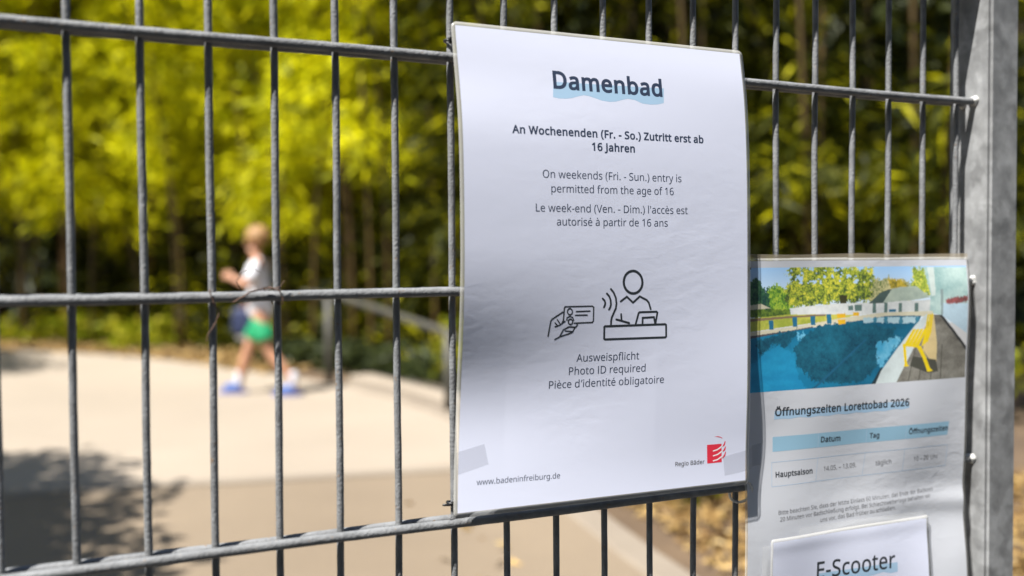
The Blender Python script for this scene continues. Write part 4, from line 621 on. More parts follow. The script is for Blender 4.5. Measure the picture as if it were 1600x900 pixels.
# second notice
no2 = tag(empty("opening_hours_notice"), "laminated opening hours notice with a colour photo of a swimming pool, beside the post", "notice")
grid_sheet("paper_sheet", 0, 295.5, 0, 419, S2, M['paper_old'], no2)
border("laminate_margin", (-2.5, 298.5, -3.0, 423), (0, 295.5, 0, 419), S2, M['film'], no2, 4)
p = Print(); p.poly([(-4, -2.5), (298, -2.5), (298, -7), (200, -6), (140, -7.5), (60, -6.2), (-4, -7)])
p.build("grimy_film_edge", M['film_dirty'], lambda x, v, l: S2(x, v, l), no2)
PCOL = dict(sky=(.50, .70, .92), hill=(.42, .44, .12), hill2=(.40, .32, .06), treey=(.50, .50, .06), treed=(.03, .09, .06), treem=(.20, .36, .05), treeb=(.42, .42, .06),
            trunk=(.05, .05, .02), hedge=(.08, .14, .02), umb=(.55, .52, .38), lawn=(.50, .52, .08), rail=(.25, .17, .10), white=(.66, .70, .70), door=(.12, .20, .18),
            bluechair=(.02, .16, .28), roofd=(.07, .11, .10), roof=(.42, .50, .42), veranda=(.42, .60, .58), verandl=(.66, .76, .72), verandw=(.50, .66, .76), flower=(.28, .08, .09),
            post=(.28, .36, .36), rim=(.66, .62, .46), dkrim=(.10, .09, .10), pool=(.010, .16, .34), pooll=(.02, .28, .52), poolc=(.10, .42, .62), poolw=(.42, .60, .66), poolb=(.05, .22, .32),
            refl=(.006, .07, .15), poolline=(.015, .12, .22), deckl=(.60, .68, .68), dk=(.02, .04, .05), deck=(.20, .19, .16), deckd=(.05, .05, .05), plank=(.08, .08, .06), peach=(.66, .52, .26),
            bench=(.78, .58, .01), shade=(.07, .07, .055), orange=(.80, .46, .02))
CLUMP = dict(treeb=((.05, .085, .03), (.74, .68, .07)), treey=((.20, .26, .04), (.82, .74, .12)), treem=((.05, .16, .03), (.46, .58, .06)), treed=((.012, .05, .045), (.07, .17, .08)), hill=((.14, .20, .06), (.68, .62, .32)),
             hill2=((.20, .18, .03), (.62, .46, .05)), refl=((.003, .045, .085), (.014, .15, .23)), pool=((.006, .15, .28), (.014, .22, .38)), deck=((.13, .12, .10), (.30, .29, .25)), lawn=((.34, .40, .05), (.66, .62, .12)), hedge=((.04, .09, .02), (.16, .25, .03)),
             pooll=((.010, .20, .38), (.016, .27, .47)), poolc=((.06, .36, .58), (.22, .56, .74)), white=((.56, .60, .60), (.80, .82, .80)), roof=((.34, .42, .36), (.50, .58, .48)), veranda=((.30, .48, .47), (.56, .72, .68)), flower=((.14, .06, .06), (.42, .12, .12)))

def printed_photo():
    """the printed picture as ink: a fine grid whose points carry the ink colour"""
    x0, x1, v0, v1, st = 2.6, 294.2, 6.6, 129.9, 0.46
    W, H = int((x1 - x0) / st), int((v1 - v0) / st)
    xs, vs = np.linspace(x0, x1, W), np.linspace(v0, v1, H)
    X, V = np.meshgrid(xs, vs)
    g = np.random.default_rng(12)
    def noise(size, seed, ax=1.0):
        q = np.random.default_rng(seed); nw, nh = int((x1 - x0) / size / ax) + 3, int((v1 - v0) / size) + 3
        A = q.random((nh, nw)); fx, fy = (X - x0) / size / ax, (V - v0) / size
        i, j = fx.astype(int), fy.astype(int); u, w = fx - i, fy - j
        u, w = u * u * (3 - 2 * u), w * w * (3 - 2 * w)
        return (A[j, i] * (1 - u) + A[j, i + 1] * u) * (1 - w) + (A[j + 1, i] * (1 - u) + A[j + 1, i + 1] * u) * w
    leafy = .30 * noise(6, 1) + .30 * noise(2.4, 2) + .40 * noise(.95, 3)
    flat = .5 * noise(14, 4, 2.5) + .3 * noise(5, 5, 2) + .2 * noise(1.8, 6)
    wx, wy = (noise(4, 7) - .5) * 5 + (noise(1.1, 8) - .5) * 5, (noise(4, 9) - .5) * 5 + (noise(1.1, 10) - .5) * 5
    img = np.ones((H, W, 3)) * .7
    def inside(P, XX, VV):
        m = np.zeros(XX.shape, bool); n = len(P)
        for i in range(n):
            (xa, ya), (xb, yb) = P[i], P[(i + 1) % n]
            if ya == yb: continue
            c = ((ya > VV) != (yb > VV)) & (XX < (xb - xa) * (VV - ya) / (yb - ya) + xa); m ^= c
        return m
    for c, P in PR['PH']:
        rough = {'treeb': 1.5, 'treey': 1.0, 'treem': 1.0, 'treed': .9, 'hill': .7, 'hill2': .7, 'refl': .8, 'hedge': .4, 'poolc': 1.2, 'pooll': .5, 'flower': .5, 'poolb': .4, 'poolw': .3}.get(c, 0)
        if c == 'sky': P = [(-9, -9), (400, -9), (400, 72), (-9, 62)]
        if c in ('pool', 'deck', 'deckl', 'dk', 'plank', 'pooll', 'poolline', 'deckd'):
            P = [(q[0], q[1] + (3 if q[1] > 126 else 0)) for q in P]
        if c in ('veranda', 'verandw', 'deck', 'deckd', 'flower'): P = [(q[0] + (6 if q[0] > 286 else 0), q[1]) for q in P]
        if c in ('pool', 'pooll', 'lawn', 'treed', 'hedge', 'rim', 'dkrim', 'umb', 'rail'): P = [(q[0] - (8 if q[0] < 11 else 0), q[1]) for q in P]
        m = inside(P, X + wx * rough, V + wy * rough)
        if c == 'sky': t = np.clip((V - v0) / 45, 0, 1)[..., None]; col = np.array((.36, .60, .90)) * (1 - t) + np.array((.74, .84, .92)) * t
        elif c in CLUMP:
            nz = leafy if c.startswith(('tree', 'hill', 'hedge', 'flower')) else (.55 * leafy + .45 * flat if c == 'refl' else flat)
            t = (np.clip((nz - .31) / .38, 0, 1) if nz is leafy else np.clip((nz - .25) / .5, 0, 1))[..., None]
            A_, B_ = np.array(CLUMP[c][0]), np.array(CLUMP[c][1]); mid = (A_ + B_) / 2
            if c.startswith('tree'): mid = mid * np.array((.72, 1.0, .8))
            col = np.where(t < .5, A_ + (mid - A_) * t * 2, mid + (B_ - mid) * (t - .5) * 2)
            if c in ('pool', 'pooll'): col = col * (1.25 - .5 * np.clip((X[..., None] - 20) / 120, 0, 1)) * (.8 + .35 * np.clip((V[..., None] - 62) / 60, 0, 1))
            if c == 'treeb':
                gap = (noise(5, 20) * .6 + noise(2, 21) * .4 > .70) & (V < 24); m &= ~gap
        else: col = np.array(PCOL[c]) * (.82 + .36 * flat[..., None])
        img[m] = np.broadcast_to(col, img.shape)[m] * 1.04
    for _ in range(1):
        pad = np.pad(img, ((1, 1), (1, 1), (0, 0)), mode='edge')
        img = (pad[:-2, 1:-1] + pad[2:, 1:-1] + pad[1:-1, :-2] + pad[1:-1, 2:] + 3 * img) / 7
    v = [S2(x, w, .00002) for w in vs for x in xs]
    I = np.arange((H - 1) * W).reshape(H - 1, W)[:, :-1].ravel()
    f = np.stack([I, I + W, I + W + 1, I + 1], 1)
    me = bpy.data.meshes.new("printed_photo"); me.from_pydata(v, [], f.tolist())
    at = me.color_attributes.new("ink", 'FLOAT_COLOR', 'POINT')
    at.data.foreach_set("color", np.concatenate([img.reshape(-1, 3), np.ones((H * W, 1))], 1).astype(np.float32).ravel())
    m, nt, p_ = new_mat("printed_photo_ink"); n_ = nt.nodes.new("ShaderNodeVertexColor"); n_.layer_name = "ink"; 
    nt.links.new(n_.outputs[0], p_.inputs["Base Color"]); p_.inputs["Roughness"].default_value = .5; p_.inputs["Coat Weight"].default_value = .3; p_.inputs["Coat Roughness"].default_value = .15
    me.materials.append(m); me.polygons.foreach_set("use_smooth", np.ones(len(me.polygons), dtype=bool))
    o = bpy.data.objects.new("printed_photo", me); C.objects.link(o); o.parent = no2
printed_photo()
def S2p(x, v, l): return S2(x, v, l + .00006)
p = Print(); p.poly(PR['HL2']); p.build("headline_highlight", M['ink_blue'], lambda x, v, l: S2(x, v, l + .00003), no2)
p = Print(); p.poly(PR['HB']); p.build("table_header", M['ink_blue2'], lambda x, v, l: S2(x, v, l + .00003), no2)
p = Print()
for a, b in PR['TL'] + PR['TS']:
    pts = [(a[0] + (b[0] - a[0]) * t / 12, a[1] + (b[1] - a[1]) * t / 12) for t in range(13)]
    v, f = ribbon2d(pts, 0.55, False); p.add(v, f)
p.build("table_rules", M['ink_rule'], lambda x, v, l: S2(x, v, l + .00005), no2)

# scooter notice over it
def S3(x, v, lift=0.0):
    P = S2(min(x, 297), v, lift + .0019 + .0012 * math.sin(x * .03) + .0005 * math.exp(-((v - 284) / 8) ** 2)); return P
no3 = tag(empty("scooter_notice"), "smaller white laminated sheet headed E-Scooter, overlapping the lower half of the pool notice", "notice")
grid_sheet("paper_sheet", 28.6, 238, 280.8, 575, S3, M['paper'], no3)
border("laminate_margin", (26.0, 241.4, 277.6, 579), (28.6, 238, 280.8, 575), S3, M['film'], no3, 3)
p = Print(); p.poly([(15.5, 283.5), (25.8, 282.6), (25.8, 400), (16.5, 400)]); p.poly([(60, 276.9), (62, 269.7), (236, 272.4), (236, 277.0)])
p.build("film_overlap", M['film_clear'], lambda x, v, l: S3(x, v, l + .0001), no3)
p = Print(); p.poly(PR['EH']); p.build("headline_highlight", M['ink_blue'], lambda x, v, l: S3(x, v, l + .00003), no3)
for k, (t, a, b, bold) in enumerate(PR['T2']):
    p = Print(); p.text(t, a, b, bold)
    if t == 'E-Scooter':
        p.build("headline", M['ink_black'], lambda x, v, l: S3(x, v, l + .00006), no3)
    else:
        p.build("headline" if k == 0 else "text_line", M['ink_black'] if bold else M['ink_grey'], S2p, no2)

# ------------------------------------------------------------------ ties and dry tendrils
def ring(mb, c, r, tube, axis, n=22, mi=0, sx=1.0):
    pts = []
    a = Vector(axis).normalized(); u = a.orthogonal().normalized(); w = a.cross(u)
    for k in range(n + 1):
        t = 2 * math.pi * k / n
        pts.append(Vector(c) + u * math.cos(t) * r * sx + w * math.sin(t) * r)
    mb.tube(pts, tube, 6, mi)
def tie(label, c, tail, m, r=0.0052):
    t = tag(empty("cable_tie", c), label, "cable tie", "cable ties holding the notices")
    mb = MB(); ring(mb, (0, 0, 0), r, 0.0012, (0.15, 0, 1)); mb.build("loop", m, t)
    mb = MB(); mb.box((-.0035, -r - .0032, -.0026), (.0025, -r + .0012, .0026), bev=.0006); h = mb.build("head", m, t, False)
    mb = MB(); d = Vector(tail); p0 = Vector((-.002, -r - .001, 0))
    mb.tube([p0, p0 + d * .5, p0 + d], [.0013, .0013, .0011], 6); mb.build("tail", m, t)
    return t
tie("black cable tie at the top left corner of the big notice", (0.0, -.001, .2145), (-.003, -.003, .001), M['tie_black'])
tie("black cable tie with a stub tail at the bottom left corner of the big notice", (-.001, -.001, -.1835), (-.0105, -.003, .0015), M['tie_black'])
tie("black cable tie at the top left corner of the pool notice", (0.3045, -.006, .0165), (.004, -.004, .001), M['tie_black'])
t = tag(empty("cable_tie", (.3005, -.0085, -.2035)), "milky clear cable tie looped under the bottom wire beside the big notice", "cable tie", "cable ties holding the notices")
mb = MB(); ring(mb, (0, 0, 0), .0105, .0014, (.35, 1, .2), sx=1.15); mb.build("loop", M['tie_clear'], t)
mb = MB(); mb.box((.007, -.004, .004), (.0125, .001, .0095), bev=.0008); mb.build("head", M['tie_black'], t, False)
M['tendril'] = mat('dry_tendril', (0.10, 0.055, 0.035), 0.8, var=.4, scale=300)
def tendril(label, pts, r):
    mb = MB()
    P = [Vector(q) for q in pts]; out = []
    for i in range(len(P) - 1):
        for k in range(6): out.append(P[i].lerp(P[i + 1], k / 6) + Vector((random.uniform(-1, 1), random.uniform(-1, 1), random.uniform(-1, 1))) * .0004)
    out.append(P[-1])
    mb.tube(out, [r * (1 - .5 * i / len(out)) for i in range(len(out))], 6)
    tag(mb.build("dry_tendril", M['tendril'], None), label, "tendril")
tendril("brown dry tendril wound round the wire crossing in front of the boy", [(-.186, -.012, -.004), (-.172, -.0125, .004), (-.158, -.012, .007), (-.150, -.0135, .004), (-.147, -.0125, -.006), (-.152, .006, -.007), (-.158, .012, .005), (-.150, -.013, .007), (-.146, -.012, .012)], .00065)
tendril("thin curled tendril standing on the middle wire before the boy", [(-.180, -.011, .004), (-.184, -.014, .012), (-.180, -.016, .020), (-.171, -.016, .022), (-.165, -.014, .019)], .0004)
tendril("grey dry tendril hanging below the middle wire on the third full rod", [(-.2035, -.0115, .006), (-.2005, -.0125, -.004), (-.196, -.009, -.012), (-.1985, -.008, -.020), (-.2045, -.010, -.028), (-.2065, -.011, -.034)], .00055)

# ------------------------------------------------------------------ handrail beyond
M['rail'] = mat('shade_dark_rail_paint', (0.05, 0.047, 0.037), 0.6, 0.1, var=.15, scale=12)  # rail colour darkened for the shade it stands in
hr = tag(empty("handrail", (1.67, 6.9, G)), "grey metal handrail with two posts along the edge of the pale path", "handrail")
def hpart(mb, name):
    o = mb.build(name, M['rail'], None); o.data.transform(Matrix.Translation(-Vector(hr.location))); o.parent = hr
hA, hB = Vector((1.60, 7.02, 0)), Vector((1.955, 5.22, 0))
mb = MB(); mb.tube([(hA.x, hA.y, G - .1), (hA.x, hA.y, -.27)], .036, 16); hpart(mb, "post")
mb = MB(); mb.tube([(hB.x, hB.y, G - .1), (hB.x, hB.y, -.46)], .032, 16); hpart(mb, "post")
mb = MB(); mb.tube([(1.50, 7.5, -.25), (hA.x, hA.y, -.262), (1.66, 6.7, -.275), (hB.x, hB.y, -.455), (1.97, 5.12, -.50)], .026, 14); hpart(mb, "rail")

# ------------------------------------------------------------------ vegetation
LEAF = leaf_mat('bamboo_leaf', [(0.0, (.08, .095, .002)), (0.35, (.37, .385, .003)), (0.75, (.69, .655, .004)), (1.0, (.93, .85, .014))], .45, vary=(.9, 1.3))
LEAF_SHADED = leaf_mat('bamboo_leaf_shaded', [(0.0, (.014, .02, .002)), (0.6, (.048, .053, .002)), (0.86, (.11, .112, .003)), (1.0, (.55, .51, .008))], .45, vary=(.5, 1.3))  # shaded copy of the bamboo leaf: shade and sun flecks put in its colour
CULM = mat('bamboo_culm', (0.06, 0.035, 0.004), .5, var=.35, scale=3, stretch=(1, 1, .3))
BARK = mat('brown_bark', (0.07, 0.032, 0.006), .9, var=.4, scale=14, bump=.6, bscale=30)
GREEN = leaf_mat('low_plant_leaf', [(0.0, (.09, .12, .005)), (0.6, (.24, .26, .008)), (1.0, (.46, .40, .03))], .4)
LEAF_DEEP_SHADE = leaf_mat('deep_shade_leaf', [(0.0, (.012, .018, .006)), (1.0, (.04, .05, .012))], .08)  # leaf colour taken near black to stand for deep shade
LITTER = leaf_mat('fallen_leaf', [(0.0, (.10, .055, .02)), (0.45, (.25, .155, .055)), (0.85, (.38, .26, .10)), (1.0, (.50, .38, .19))], .1)

def blades(pos, dirs, length, width, nrm_jit, rg):
    """numpy: lanceolate leaf blades of two triangles pairs (6 verts) folded along the midrib"""
    n = len(pos)
    d = dirs / np.linalg.norm(dirs, axis=1)[:, None]
    r = rg.normal(size=(n, 3)); s = np.cross(d, r); s /= np.linalg.norm(s, axis=1)[:, None] + 1e-9
    u = np.cross(s, d)
    L = length[:, None]; W = width[:, None]
    droop = np.array([0, 0, -1.0]) * L * .18
    p0 = pos; pm1 = pos + d * L * .35 + s * W * .5 + u * W * .12; pm2 = pos + d * L * .35 - s * W * .5 + u * W * .12
    pmid = pos + d * L * .4; tip = pos + d * L + droop
    v = np.stack([p0, pm1, pmid, pm2, tip], 1).reshape(-1, 3)
    base = np.arange(n) * 5
    f = np.concatenate([np.stack([base, base + 2, base + 1], 1), np.stack([base + 1, base + 2, base + 4], 1),
                        np.stack([base, base + 3, base + 2], 1), np.stack([base + 2, base + 3, base + 4], 1)])
    return v, f

def fast_mesh(name, v, f, m, parent=None):
    me = bpy.data.meshes.new(name)
    me.vertices.add(len(v)); me.vertices.foreach_set("co", np.asarray(v, dtype=np.float32).ravel())
    n = len(f); me.loops.add(n * 3); me.polygons.add(n)
    me.loops.foreach_set("vertex_index", np.asarray(f, dtype=np.int32).ravel())
    me.polygons.foreach_set("loop_start", np.arange(n, dtype=np.int32) * 3)
    me.materials.append(m); me.update(calc_edges=True); me.validate()
    o = bpy.data.objects.new(name, me); C.objects.link(o)
    if parent: o.parent = parent
    return o

def bamboo(seed, h, zlow, lean, nleaf, leafmat, rad=.022, spread=.75, culms=2):
    rg = np.random.default_rng(seed); rs = random.Random(seed)
    root = empty("bamboo_plant")
    P, Dn = [], []
    mb = MB()
    for c in range(culms):
        bx, by = rs.uniform(-.22, .22), rs.uniform(-.22, .22)
        ang = rs.uniform(0, 6.28); ln = lean * rs.uniform(.5, 1.2)
        pts = []
        for k in range(15):
            t = k / 14
            pts.append(Vector((bx + math.cos(ang) * ln * t ** 2.2, by + math.sin(ang) * ln * t ** 2.2, h * (t - .12 * ln / 1.5 * t ** 4))))
        mb.tube(pts, [rad * (1 - .75 * k / 14) for k in range(15)], 8)
        nb = 20
        for b in range(nb):
            z = zlow + (h - zlow) * rs.random() ** .9
            t = min(.999, z / h); i = int(t * 14); p = pts[i].lerp(pts[min(i + 1, 14)], t * 14 - i)
            a = rs.uniform(0, 6.28); bl = spread * rs.uniform(.4, 1.1) * (1 - .35 * t)
            dirn = np.array([math.cos(a), math.sin(a), rs.uniform(.1, .9)])
            m_ = max(6, int(nleaf / nb / culms))
            tt = rg.uniform(.2, 1, m_)
            pp = np.array(p)[None] + dirn[None] * bl * tt[:, None] + np.array([0, 0, -.35])[None] * (bl * tt ** 2)[:, None] + rg.normal(0, .10, (m_, 3))
            dd = dirn[None] * .7 + rg.normal(0, .6, (m_, 3)) + np.array([0, 0, -.55])
            P.append(pp); Dn.append(dd)
    P = np.concatenate(P); Dn = np.concatenate(Dn)
    v, f = blades(P, Dn, rg.uniform(.11, .22, len(P)), rg.uniform(.020, .040, len(P)), 0, rg)
    mb.build("culm", CULM, root)
    fast_mesh("foliage", v, f, leafmat, root)
    return root

def copy_tree(o):
    c = o.copy(); C.objects.link(c)
    for ch in o.children:
        d = ch.copy(); C.objects.link(d); d.parent = c
    return c

B_LIGHT = [bamboo(s, h, zl, ln, 2600, LEAF, spread=.85) for s, h, zl, ln in ((1, 4.4, 1.4, 1.3), (2, 5.0, 1.7, 1.1), (3, 4.0, 1.5, 1.5), (4, 5.2, 1.9, 1.2), (5, 3.6, 1.3, 1.2))]
B_SHADED = [bamboo(s, h, zl, ln, 2700, LEAF_SHADED, spread=.9) for s, h, zl, ln in ((11, 6.4, .6, 1.2), (12, 7.0, 1.0, .9), (13, 5.8, .5, 1.5))]
used = set()
def plant(protos, x, y, label, group, hs=1.0):
    k = random.randrange(len(protos)); o = protos[k]
    if o.name in used: o = copy_tree(o)
    else: used.add(o.name)
    o.location = (x, y, G - .02); o.rotation_euler = (0, 0, random.uniform(0, 6.28))
    s = random.uniform(.88, 1.15) * hs; o.scale = (s, s, s)
    tag(o, label, "bamboo", group)
def along(poly, step):
    pts = []
    for a, b in zip(poly[:-1], poly[1:]):
        L = math.dist(a, b); n = max(1, int(L / step))
        for k in range(n):
            t = k / n; nx, ny = -(b[1] - a[1]) / L, (b[0] - a[0]) / L
            pts.append((a[0] + (b[0] - a[0]) * t, a[1] + (b[1] - a[1]) * t, nx, ny))
    return pts
FRONT = [(-2.7, 13.9), (-1.6, 13.2), (0.4, 11.6), (1.7, 9.6), (2.5, 8.0), (3.0, 6.4), (3.6, 5.0), (4.8, 3.8), (6.6, 3.0)]
for row, (off, step) in enumerate(((0.0, .80), (.6, .72), (1.2, .72), (1.9, .8), (2.7, 1.0))):
    for (x, y, nx, ny) in along(FRONT, step):
        j = random.uniform(-.2, .2); px, py = x + nx * (off + j), y + ny * (off + j) + random.uniform(-.15, .15)
        left = px < 3.3 and py > 7.4
        if row < 4 and left: plant(B_LIGHT, px, py, "yellow green bamboo with thin brown culms at the back of the path", "bamboos behind the path", .95 + .2 * row)
        elif row < 2: plant(B_SHADED, px, py, "bamboo with drooping leaves in the planted bed right of the path", "bamboos in the bed right of the path")
        else: plant(B_SHADED, px, py, "shade-toned bamboo deep inside the grove", "bamboos deep in the grove")
for b in B_LIGHT + B_SHADED:
    if b.name not in used:
        for ch in list(b.children): bpy.data.objects.remove(ch)
        bpy.data.objects.remove(b)

# woodland mass behind
rg = np.random.default_rng(99)
n = 60000
P = []
seg = along([(-9, 19.5), (-2, 18.5), (3.5, 15.5), (6.5, 10.5), (9, 7.2), (13, 5.5)], .2)
for k in range(n):
    x, y, nx, ny = seg[rg.integers(len(seg))]
    o = rg.uniform(-.6, 1.8)
    P.append((x + nx * o + rg.uniform(-.2, .2), y + ny * o + rg.uniform(-.2, .2), G + rg.uniform(0, 11)))
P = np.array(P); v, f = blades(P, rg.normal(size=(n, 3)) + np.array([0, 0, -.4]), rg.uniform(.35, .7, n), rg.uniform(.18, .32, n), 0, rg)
tag(fast_mesh("woodland", v, f, LEAF_DEEP_SHADE), "shade-toned dense leafy woodland behind the bamboo", "woodland", kind="stuff")

# tall brown trunks among the bamboos
def trunk_tree(x, y, r, h, lean, label, seed):
    rs = random.Random(seed); root = tag(empty("tree", (x, y, G)), label, "tree")
    mb = MB(); pts = [(lean * (k / 12) ** 1.2 + .03 * math.sin(k * .9 + seed), .02 * math.sin(k * 1.3), h * k / 12 - .05) for k in range(13)]
    mb.tube(pts, [r * (1.25 if k == 0 else 1 - .5 * k / 12) for k in range(13)], 12, jit=.04)
    for b in range(5):
        i = 6 + b; p = Vector(pts[i]); a = rs.uniform(0, 6.28); d = Vector((math.cos(a), math.sin(a), .8))
        mb.tube([p, p + d * .5, p + d * 1.1 + Vector((0, 0, .2))], [r * .4, r * .25, r * .08], 7)
    mb.build("trunk", BARK, root)
    rg = np.random.default_rng(seed); n = 2600
    c = rg.normal(size=(n, 3)); c /= np.linalg.norm(c, axis=1)[:, None]; c *= (rg.uniform(.3, 1, n) ** .6)[:, None]
    lump = 1 + .3 * np.sin(c[:, 0] * 5 + seed) * np.cos(c[:, 2] * 4)
    P = c * np.array([1.3, 1.3, 1.3]) * lump[:, None] + np.array([lean, 0, h])
    v, f = blades(P, rg.normal(size=(n, 3)) + np.array([0, 0, -.5]), rg.uniform(.12, .22, n), rg.uniform(.05, .09, n), 0, rg)
    fast_mesh("crown", v, f, LEAF, root)
trunk_tree(-1.30, 12.9, .075, 5.2, .1, "tree with an orange brown trunk at the far left edge of the grove", 21)
trunk_tree(-0.32, 12.6, .07, 5.4, -.1, "tree with a straight brown trunk behind the lit ground cover", 22)
trunk_tree(0.55, 11.9, .05, 5.0, .2, "slim tree trunk in the shade left of the boy", 23)
trunk_tree(2.45, 9.2, .045, 5.6, -.7, "slim yellowish leaning tree trunk right of the boy", 24)
trunk_tree(3.25, 8.4, .05, 5.4, -.2, "tree trunk in deep shade behind the handrail", 25)

# big shade tree left of the view; its shadow falls on the path
root_shade = root = tag(empty("shade_tree", (-3.92, 2.05, G)), "broad leafy tree standing left of the path and shading its edge", "tree")
mb = MB(); pts = [(.06 * math.sin(k), .05 * math.cos(k * 1.3), 3.6 * k / 8 - .1) for k in range(9)]
mb.tube(pts, [.2, .17, .16, .15, .14, .13, .12, .10, .08], 14, jit=.05)
rs = random.Random(5); tips = []
for b in range(10):
    a = b * .63 + rs.uniform(-.2, .2); p = Vector(pts[4 + b % 4]); L = rs.uniform(.9, 1.5); d = Vector((math.cos(a), math.sin(a), rs.uniform(.35, .9)))
    q = p + d * L; mb.tube([p, p + d * L * .5, q], [.06, .04, .015], 8); tips.append(q)
mb.build("trunk", BARK, root)
rg = np.random.default_rng(5); PP = []
for q in tips + [Vector((0, 0, 3.9)), Vector((.8, .3, 2.9)), Vector((.9, .9, 3.0)), Vector((1.0, -.3, 2.7)), Vector((.3, 1.2, 3.0)), Vector((.7, -.7, 2.4)), Vector((.5, -.2, 2.2)), Vector((.2, -.5, 2.9)), Vector((1.6, .45, 2.5)), Vector((1.3, .1, 2.3)), Vector((1.75, 1.0, 2.8)), Vector((1.5, 1.6, 3.0)), Vector((1.85, .1, 2.55))]:
    c = rg.normal(size=(1250, 3)); c /= np.linalg.norm(c, axis=1)[:, None]; c *= (rg.random(1250) ** .6)[:, None] * np.array([.75, .75, .55]); PP.append(c + np.array(q))
PP = np.concatenate(PP)
v, f = blades(PP, rg.normal(size=PP.shape) + np.array([0, 0, -.3]), rg.uniform(.1, .17, len(PP)), rg.uniform(.06, .1, len(PP)), 0, rg)
fast_mesh("crown", v, f, GREEN, root)

# unseen hedge added behind the camera to block sky light from the gate
rg = np.random.default_rng(77); n = 16000
root = tag(empty("sky_block_hedge", (0, -3.4, G)), "unseen tall hedge added behind the camera to block sky light", "hedge")
t = rg.uniform(-9, 9, n); hz = 6.8 * rg.random(n) ** .9; P = np.stack([t, -.5 * rg.random(n) + .03 * hz ** 1.7 - .01 * t * t, hz], 1)
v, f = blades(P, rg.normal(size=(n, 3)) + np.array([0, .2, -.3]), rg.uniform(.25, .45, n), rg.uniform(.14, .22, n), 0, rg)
fast_mesh("foliage", v, f, LEAF_DEEP_SHADE, root)
mb = MB()
for k in range(-8, 9): mb.tube([(k * 1.05, -.35 - .02 * k * k, -.05), (k * 1.05 + .05, -.3 - .02 * k * k, 2.4), (k * 1.05, -.32 - .02 * k * k, 5.0)], [.06, .045, .015], 8)
mb.build("stem", BARK, root)

for k, (x, y, a, sc) in enumerate(((-5.6, 5.6, 1.1, 1.25), (-6.0, 9.2, 2.3, 1.35), (-5.2, -.6, 3.0, 1.2))):  # unseen tree copies added to block sky light from the left
    c = copy_tree(root_shade); c.location = (x, y, G); c.rotation_euler = (0, 0, a); c.scale = (sc, sc, sc)
    tag(c, ("unseen tree added further back on the left to block sky light", "unseen tree added on the left near the grove to block sky light", "unseen tree added left of the gate to block sky light")[k], "tree", "unseen trees added to block sky light")

# low plants, ground cover and fallen leaves
def shrub(x, y, r, h, n, label, m, seed, group=None):
    rg = np.random.default_rng(seed); root = tag(empty("low_shrub", (x, y, G)), label, "shrub", group)
    mb = MB(); P, D_ = [], []
    for s in range(9):
        a = rg.uniform(0, 6.28); e = Vector((math.cos(a) * r * rg.uniform(.3, .9), math.sin(a) * r * rg.uniform(.3, .9), h * rg.uniform(.6, 1)))
        mb.tube([(0, 0, -.02), e * .5 + Vector((0, 0, h * .12)), e], [.008, .006, .003], 6)
        k = n // 9; t = rg.uniform(.25, 1.05, k)
        P.append(np.array(e)[None] * t[:, None] + rg.normal(0, .05 + .1 * r, (k, 3)) + np.array([0, 0, .03])); D_.append(rg.normal(size=(k, 3)) + np.array(e)[None] * 1.2 / max(h, .2) + np.array([0, 0, .1]))
    mb.build("stem", BARK, root)
    P = np.concatenate(P); D_ = np.concatenate(D_)
    v, f = blades(P, D_, rg.uniform(.06, .12, len(P)), rg.uniform(.03, .055, len(P)), 0, rg); fast_mesh("foliage", v, f, m, root)
shrub(2.42, 6.15, .32, .42, 420, "bright green low shrub behind the handrail at the path edge", GREEN, 31)
shrub(2.35, 3.05, .22, .26, 260, "low green shrub in the leaf litter under the big notice", GREEN, 32)
shrub(2.75, 3.35, .28, .32, 300, "dark low shrub among leaf litter right of the kerb", GREEN, 33)
shrub(1.95, 2.62, .2, .22, 240, "small yellow green shrub nearest the kerb in the leaf litter", GREEN, 36)
shrub(2.2, 3.55, .2, .24, 200, "small green shrub at the back of the leaf litter", GREEN, 34)
shrub(4.6, 3.4, .4, .5, 420, "yellow green shrub seen past the right side of the gate post", GREEN, 35)
rg = np.random.default_rng(41)
def scatter(poly_pts, n, zr, lr, wr, m, name, label, cat, updir):
    P = np.array(poly_pts)
    seg = along(poly_pts, .05); Q = []
    for k in range(n):
        x, y, nx, ny = seg[rg.integers(len(seg))]
        o = rg.uniform(*zr[0]); Q.append((x + nx * o, y + ny * o, G + rg.uniform(*zr[1]) * rg.random()))
    Q = np.array(Q); D_ = rg.normal(size=(n, 3)) * np.array([1, 1, .25]) + np.array([0, 0, updir])
    v, f = blades(Q, D_, rg.uniform(*lr, n), rg.uniform(*wr, n), 0, rg)
    return tag(fast_mesh(name, v, f, m), label, cat, kind="stuff")
rgc = np.random.default_rng(8); Q, Dq = [], []
segc = along([(-6, 14.4), (-3.0, 13.5), (-1.1, 12.3), (-0.2, 11.35), (0.35, 10.75)], .05)
for k in range(30):
    x, y, nx, ny = segc[rgc.integers(len(segc))]; o = rgc.uniform(.3, 1.1); rad = rgc.uniform(.12, .34); hh = rgc.uniform(.12, .36); m_ = int(900 * rad)
    q = rgc.normal(size=(m_, 3)) * np.array([rad, rad, 0]) * .6; q[:, 2] = rgc.random(m_) * hh
    Q.append(q + np.array([x + nx * o, y + ny * o, G])); Dq.append(rgc.normal(size=(m_, 3)) * np.array([1, 1, .4]) + np.array([0, 0, .5]))
Q, Dq = np.concatenate(Q), np.concatenate(Dq)
v, f = blades(Q, Dq, rgc.uniform(.09, .2, len(Q)), rgc.uniform(.05, .1, len(Q)), 0, rgc)
tag(fast_mesh("ground_cover", v, f, GREEN), "yellow green ground cover in clumps along the far edge of the path", "ground cover", kind="stuff")
